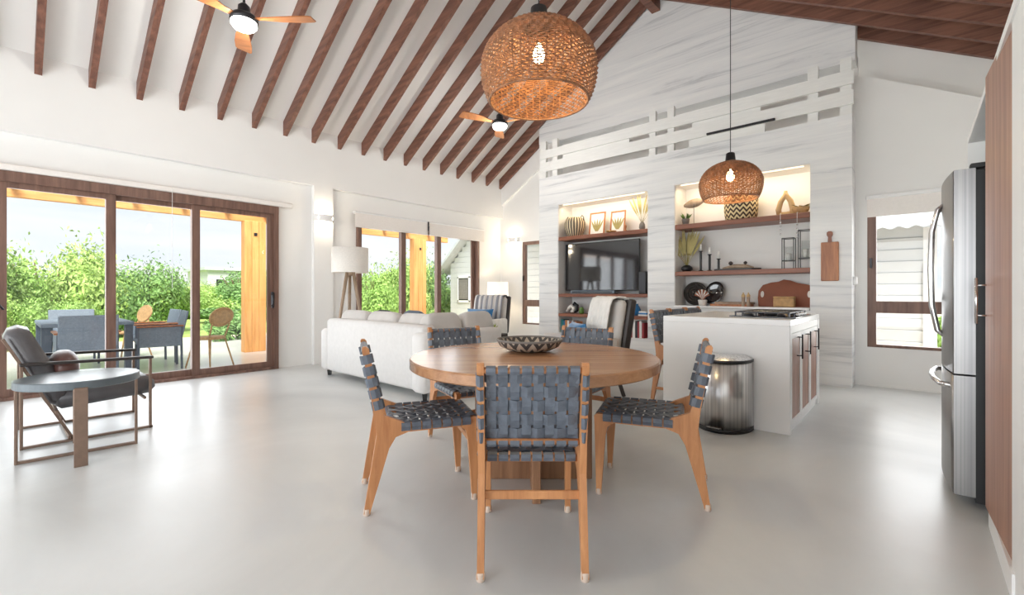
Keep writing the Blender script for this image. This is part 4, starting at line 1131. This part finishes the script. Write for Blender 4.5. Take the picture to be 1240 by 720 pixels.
for k, (x, y, wd, dp, lab) in enumerate(((-1.95, 6.86, .50, .28, 'long wooden serving board lying at the bottom of the counter pile'), (-1.92, 6.88, .46, .24, 'narrower wooden board with live edge lying on top of the counter pile'))):
    q = MB(); n = 9
    ol = [(-wd / 2 + wd * i / n, -dp / 2 + random.uniform(-.008, .008)) for i in range(n + 1)] + [(wd / 2 - wd * i / n, dp / 2 + random.uniform(-.01, .01)) for i in range(n + 1)]
    q.prism(ol, 2, 0, .028); o = q.build('serving_board', ('board_wood', 'ash_wood')[k], None, (x, y, CZ + .029 * k)); tag(o, lab, 'serving board')
for x, lab in ((-1.768, 'left'), (-1.705, 'right')):
    t = thing('pepper_mill', lab + ' of the two pale wooden mills on the counter', 'mill', (x, 6.74, CZ), 0, 'wooden mills')
    MB().lathe([(.026, 0), (.026, .02), (.019, .06), (.022, .11), (.024, .125), (.024, .128)], 18).build('body', 'ash_wood', t)
    MB().lathe([(.024, .129), (.025, .15), (.012, .172), (.008, .176), (.009, .188), (.004, .192)], 18).build('top', 'tan', t)
t = thing('hide_shaped_board', 'large red-brown wavy-edged tray leaning against the niche back', 'tray', (-1.325, 6.97, CZ))
ol = [(-.31, .0), (-.325, .12), (-.32, .22), (-.27, .30), (-.17, .335), (-.08, .345), (-.02, .375), (.06, .36), (.14, .325), (.26, .30), (.32, .28), (.325, .12), (.31, 0)]
q = MB().prism(ol, 1, 0, .02); M = Matrix.Rotation(math.radians(-12), 4, 'X'); q.v = [tuple(M @ Vector(v)) for v in q.v]; q.build('board', 'hide_brown', t)
for x in (-.27, .28):
    q = MB().lathe([(.028, -.004), (.028, .004)], 20, (0, 0, 0), False, .75, 1.6); MR = Matrix.Rotation(math.radians(-12), 4, 'X') @ Matrix.Rotation(PI / 2, 4, 'X'); q.v = [tuple(MR @ Vector(v) + M @ Vector((x, -.002, .17))) for v in q.v]; q.build('hand_hole', 'ceramic', t)
t = thing('wicker_box', 'small rectangular wicker box in front of the red-brown tray', 'basket', (-1.29, 6.80, CZ))
MB().cbox((0, 0, .06), (.235, .12, .115), .008).build('body', 'wicker_tan', t); MB().cbox((0, 0, .128), (.242, .127, .022), .008).build('lid', 'wicker_tan', t)

# ------------------------------------------------------------------ patio and garden
PZ = -.03
struct(MB().box(-13.2, -7.3, -8, 8.3, PZ - .1, PZ).build('patio_floor', 'patio'), 'pale smooth patio paving')
struct(MB().box(-120, -13.2, -60, 90, PZ - .2, PZ - .06).build('lawn', 'lawn'), 'bright green grass beyond the patio')
struct(MB().box(-13.2, 40, 8.3, 60, PZ - .2, PZ - .06).build('side_garden', 'path'), 'sandy yard beside the house')
struct(MB().box(-14.6, -13.3, -3, 40, PZ - .06, PZ - .04).build('garden_path', 'path'), 'sandy garden path')
struct(MB().box(-9, 12, -40, YF - .2, PZ - .12, PZ - .02).build('rear_terrace', 'patio'))
pg = thing('pergola', 'timber patio pergola with wide posts and crossing rafters', 'pergola', (-9.8, 0, PZ))
for y in (3.33, 7.30):
    for k in range(3):
        MB().cbox((0, y - .13 + .13 * k, 1.28), (.20, .126, 2.56), .006).build('post', 'pergola_wood', pg)
    MB().cbox((.105, y + .0, 2.30), (.02, .06, .06), .004).build('bracket', 'dark_metal', pg)
MB().cbox((-.02, 2.3, 2.63), (.10, 12, .17), .005).build('beam', 'pergola_beam', pg)
for k in range(16): MB().beam((-.6, -2.6 + .68 * k, 2.74), (2.3, -2.6 + .68 * k, 2.74), .06, .11).build('cross_rafter', 'pergola_beam' if False else 'frame_wood', pg)
# outdoor dining set
ot = thing('outdoor_table', 'grey rectangular outdoor dining table on the patio', 'table', (-9.25, .82, PZ))
MB().cbox((0, 0, .72), (1.5, .95, .05), .006).build('tabletop', 'outdoor_weave', ot)
for x in (-.68, .68):
    for y in (-.42, .42): MB().box(x - .045, x + .045, y - .045, y + .045, 0, .70).build('leg', 'outdoor_dark', ot)
def outchair(loc, rz, label, slatted=True):
    t = thing('outdoor_chair', label, 'chair', loc, rz, 'grey woven patio chairs')   # faces +x
    MB().cbox((.02, 0, .42), (.52, .54, .06), .012).build('seat', 'outdoor_weave', t)
    M = Matrix.Rotation(math.radians(-12), 4, 'Y')
    MB().cbox((-.29, 0, .65), (.03, .56, .46), .01, M).build('backrest', 'outdoor_weave', t)
    for s in (-1, 1):
        MB().cbox((.0, s * .285, .655), (.56, .055, .022), .006).build('armrest', 'board_wood', t)
        MB().cbox((.0, s * .285, .50), (.50, .012, .30), .003).build('side_panel', 'outdoor_weave', t)
        for x in (-.25, .25): MB().beam((x, s * .275, .64), (x * 1.04, s * .275, 0), .03, .03).build('leg', 'outdoor_dark', t)
    return t
oc = outchair((-8.05, .74, PZ), PI, 'grey woven patio chair with its back to the room')
dup(oc, (-10.30, .80, PZ), 0, 'grey woven patio chair on the far side of the outdoor table')
dup(oc, (-8.72, 1.62, PZ), -PI / 2 - .1, 'grey woven patio chair seen side-on at the right of the outdoor table')
dup(oc, (-9.45, 1.66, PZ), -PI / 2 + .05, 'second grey woven patio chair behind the side-on one')
def rattan(loc, rz, label):
    t = thing('rattan_chair', label, 'chair', loc, rz, 'rattan patio chairs')
    MB().lathe([(.20, .43), (.215, .44), (.215, .465), (.20, .475)], 24).build('seat', 'wicker_tan', t)
    q = MB(); n = 24; pts = []
    for k in range(n): a = 2 * PI * k / n; pts.append((-.24 - .04 * math.sin(a), .20 * math.cos(a), .78 + .14 * math.sin(a)))
    q.tube(pts, .016, 6, True); q.build('back_hoop', 'wicker_tan', t)
    q = MB(); q.add([(-.24, 0, .78)] + pts, [(0, k + 1, (k + 1) % n + 1) for k in range(n)]); o = q.build('back_panel', 'wicker_tan', t); o.modifiers.new('thickness', 'SOLIDIFY').thickness = .012
    for x, y in ((.13, .14), (.13, -.14), (-.15, .14), (-.15, -.14)):
        MB().tube([(x, y, .45), (x * 1.7, y * 1.5, 0)], .012, 6).build('leg', 'wicker_tan', t)
        if x < 0: MB().tube([(x, y, .45), (-.23, y * 1.1, .68)], .012, 6).build('back_post', 'wicker_tan', t)
    return t
r0 = rattan((-8.30, 2.18, PZ), PI * 1.15, 'round-backed rattan chair standing alone on the patio')
dup(r0, (-10.45, 1.52, PZ), .3 - PI / 2, 'round-backed rattan chair behind the outdoor table')

# shrubs: four foliage meshes reused
def foliage_mesh(seed, n, rx, ry, rz_, size, wispy=0):
    random.seed(seed); rng = np.random.default_rng(seed)
    q = MB()
    blobs = [(Vector((rng.uniform(-.6, .6) * rx, rng.uniform(-.6, .6) * ry, rng.uniform(.25, .72) * rz_)), rng.uniform(.28, .5)) for _ in range(12)]
    vs = []; fs = []
    for i in range(n):
        ctr, br = blobs[rng.integers(len(blobs))]
        d = Vector(rng.normal(size=3)).normalized(); rr_ = br * rng.uniform(.55, 1.0)
        p = ctr + Vector((d.x * rx * rr_, d.y * ry * rr_, d.z * rz_ * rr_ * .8))
        if wispy and i % 14 == 0: p.z += rng.uniform(0, .35) * rz_
        if p.z < .02: p.z = rng.uniform(.02, .3) * rz_
        u = (d + Vector(rng.normal(size=3)) * .6).normalized(); w = u.orthogonal().normalized()
        w = Matrix.Rotation(rng.uniform(0, 6.28), 3, u) @ w; e = u.cross(w); s = size * rng.uniform(.6, 1.3)
        b = len(vs); vs += [p - w * s, p + e * s * .45 + u * s * .15, p + w * s, p - e * s * .45 + u * s * .15]; fs.append((b, b + 1, b + 2, b + 3))
    q.add(vs, fs)
    me = bpy.data.meshes.new('foliage'); me.from_pydata([tuple(v) for v in q.v], [], q.f); me.update()
    return me
FM = [foliage_mesh(11 + k, 3600, 1, 1, 1, .075, k % 2) for k in range(3)]
FD = [foliage_mesh(31 + k, 15000, 1, 1, 1, .03, 1) for k in range(2)]
STEM = MB()
random.seed(3)
for k in range(7):
    a = random.uniform(0, 6.28); STEM.tube([(0, 0, 0), (.15 * math.cos(a), .15 * math.sin(a), .35), (.45 * math.cos(a), .45 * math.sin(a), .8)], [.03, .022, .008], 5)
stem_me = STEM.mesh('stem')
def shrub(loc, sx, sy, sz, k, label, group, dense=False, rz=0):
    t = thing('shrub', label, 'shrub', loc, rz, group)
    me = (FD[k % 2] if dense else FM[k % 3])
    o = bpy.data.objects.new('foliage', me.copy()); COL.objects.link(o); o.parent = t; o.scale = (sx, sy, sz); o.data.materials.append(MATS['foliage%d' % (k % 3)])
    o = bpy.data.objects.new('stem', stem_me); COL.objects.link(o); o.parent = t; o.scale = (sx * .8, sy * .8, sz)
    if not stem_me.materials: stem_me.materials.append(MATS['trunk'])
    return t
GZ = PZ - .06
G1 = 'shrubs beyond the patio'
SH = [(-16.2, -.6, 1.9, 1.6, 2.3, 0, 'tall wispy shrub at the left of the patio view'), (-16.6, .75, 1.8, 1.5, 2.5, 1, 'tallest shrub behind the grey outdoor chairs'),
      (-16.8, 2.0, 1.7, 1.3, 2.0, 2, 'shrub behind the gap between the two left door panes'), (-17.8, 3.2, 1.8, 1.4, 1.75, 0, 'shrub behind the middle door pane'),
      (-25.5, 5.2, 2.2, 1.6, 1.5, 1, 'low shrub behind the middle right of the door'), (-30, 9.6, 3.0, 2.6, 2.6, 2, 'distant dark shrub left of the wide timber post'),
      (-34, 13.0, 3.5, 2.6, 2.6, 0, 'distant shrub hidden partly by the wide timber post')]
for x, y, sx, sy, sz, k, lab in SH: shrub((x, y, GZ), sx, sy, sz, k, lab, G1, True, k)
shrub((-12.9, 3.75, GZ), .8, .6, .62, 2, 'small shrub at the patio edge beside the wide timber post', G1, False)
shrub((-14.2, -.7, GZ), 1.2, 1.0, 1.25, 1, 'low bright shrub at the left patio edge', G1, True)
shrub((-14.4, .95, GZ), 1.0, .9, 1.05, 0, 'low bright shrub behind the outdoor table', G1, True)
for k, y in enumerate((4.0, 10.5, 17.5, 24.5)):
    shrub((-46 - 2 * k, y, GZ), 4.2, 4.2, 2.0, k, ('leftmost', 'second from left', 'third from left', 'rightmost')[k] + ' of the far shrubs along the horizon', G1, True, k)
for k, (x, y, s, h, lab) in enumerate(((-22, 7.4, 1.5, .7, 'low grass clump in the middle of the lawn'), (-26, 6.3, 1.8, .9, 'low grass clump far across the lawn'), (-21, 5.9, 1.2, .6, 'small grass clump on the lawn'))):
    shrub((x, y, GZ), s, s, h, k, lab, G1, False, .5 * k)
G2 = 'shrubs outside the living room door'
shrub((-15.2, 9.9, GZ), 1.9, 1.7, 2.55, 1, 'tall rounded shrub outside the living room door', G2, True)
shrub((-15.8, 11.4, GZ), 1.6, 1.5, 2.35, 2, 'tall shrub right of the first outside the living room door', G2, True, 1)
shrub((-15.6, 13.0, GZ), 1.2, 1.2, 1.7, 0, 'smaller shrub between timber post and white house', G2, True, 2)
shrub((-14.2, 8.6, GZ), 1.5, 1.3, 2.0, 0, 'shrub just behind the tripod lamp outside', G2, True, 2)
# distant building
db = thing('distant_building', 'small white building far beyond the shrubs', 'building', (-62, 17.3, 0))
MB().box(-4, 4, -2.2, 2.2, -.1, 3.6).build('wall', 'clapboard', db); MB().box(-4.4, 4.4, -2.6, 2.6, 3.6, 3.9).build('roof', 'house_roof', db)
for y in (-1, 1): MB().box(4.0, 4.03, y - .4, y + .4, 1.2, 2.6).build('window', 'steel_dark', db)
# white gabled neighbour house
nh = thing('gabled_house', 'white clapboard house with gabled roof outside the living room door', 'house', (-11.2, 12.0, GZ))
MB().prism([(-2.75, 0), (2.75, 0), (2.75, 2.3), (0, 4.7), (-2.75, 2.3)], 1, .02, 6).build('wall', 'clapboard', nh)
for k in range(22):
    z = .2 * k; hw = 2.75 if z < 2.2 else 2.75 - (z + .1 - 2.3) / 2.4 * 2.75
    if hw > .2: MB().cbox((0, .0, z + .1), (2 * hw, .04, .192), .004, Matrix.Rotation(math.radians(4), 4, 'X')).build('clapboard', 'clapboard', nh)
for s in (-1, 1):
    q = MB(); q.beam((s * 3.25, 2.9, 1.98), (0, 2.9, 4.82), 6.6, .10); q.build('roof', 'house_roof', nh)
wn_ = MB(); wn_.box(-2.22, -1.66, -.06, -.02, .92, 1.78); f = wn_.build('window', 'steel_dark', nh); MB().box(-2.18, -1.70, -.07, -.06, .96, 1.74).build('pane', 'pot_grey', f)
q = MB()
for a, b, c0, d in ((-2.28, -2.22, .86, 1.84), (-1.66, -1.60, .86, 1.84), (-2.28, -1.60, 1.78, 1.86), (-2.28, -1.60, .84, .92)): q.box(a, b, -.07, -.02, c0, d)
q.build('window_trim', 'white', nh)
# neighbour wall outside kitchen window
kw = thing('clapboard_annex', 'white clapboard annex with corrugated roof outside the kitchen window', 'building', (.4, 10.2, GZ))
MB().box(-3.2, -.28, .02, 2, 0, 2.36).build('wall', 'clapboard', kw)
for k in range(12): MB().cbox((-1.76, .0, .195 * k + .1), (2.9, .05, .188), .004, Matrix.Rotation(math.radians(6), 4, 'X')).build('clapboard', 'clapboard', kw)
MB().box(-.32, -.15, -.05, .03, 0, 2.30).build('corner_board', 'white', kw)
MB().box(-.29, -.17, -.08, -.05, 1.86, 1.95).build('trim_board', 'white', kw)
q = MB(); n = 120; vs = []; fs = []
for k in range(n + 1):
    x = -3.4 + 4.2 * k / n; w_ = .022 * math.sin(k * PI / 3)
    vs += [(x, -.35, 2.30 + w_), (x, 2.2, 3.05 + w_)]
for k in range(n): fs.append((2 * k, 2 * k + 2, 2 * k + 3, 2 * k + 1))
o = q.add(vs, fs, True).build('corrugated_roof', 'house_roof', kw); o.modifiers.new('thickness', 'SOLIDIFY').thickness = .02
fb = shrub((.72, 12.6, GZ), .7, .6, 1.0, 0, 'small leafy shrub with red flowers outside the kitchen window', 'shrubs by the kitchen', False)
q = MB()
random.seed(8)
for k in range(24):
    a = random.uniform(0, 6.28); q.lathe([(.004, -.03), (.035, 0), (.004, .03)], 8, (.5 * math.cos(a) * random.random(), -.35 + .1 * random.random(), random.uniform(.3, .9)))
q.build('flowers', 'flower', fb)
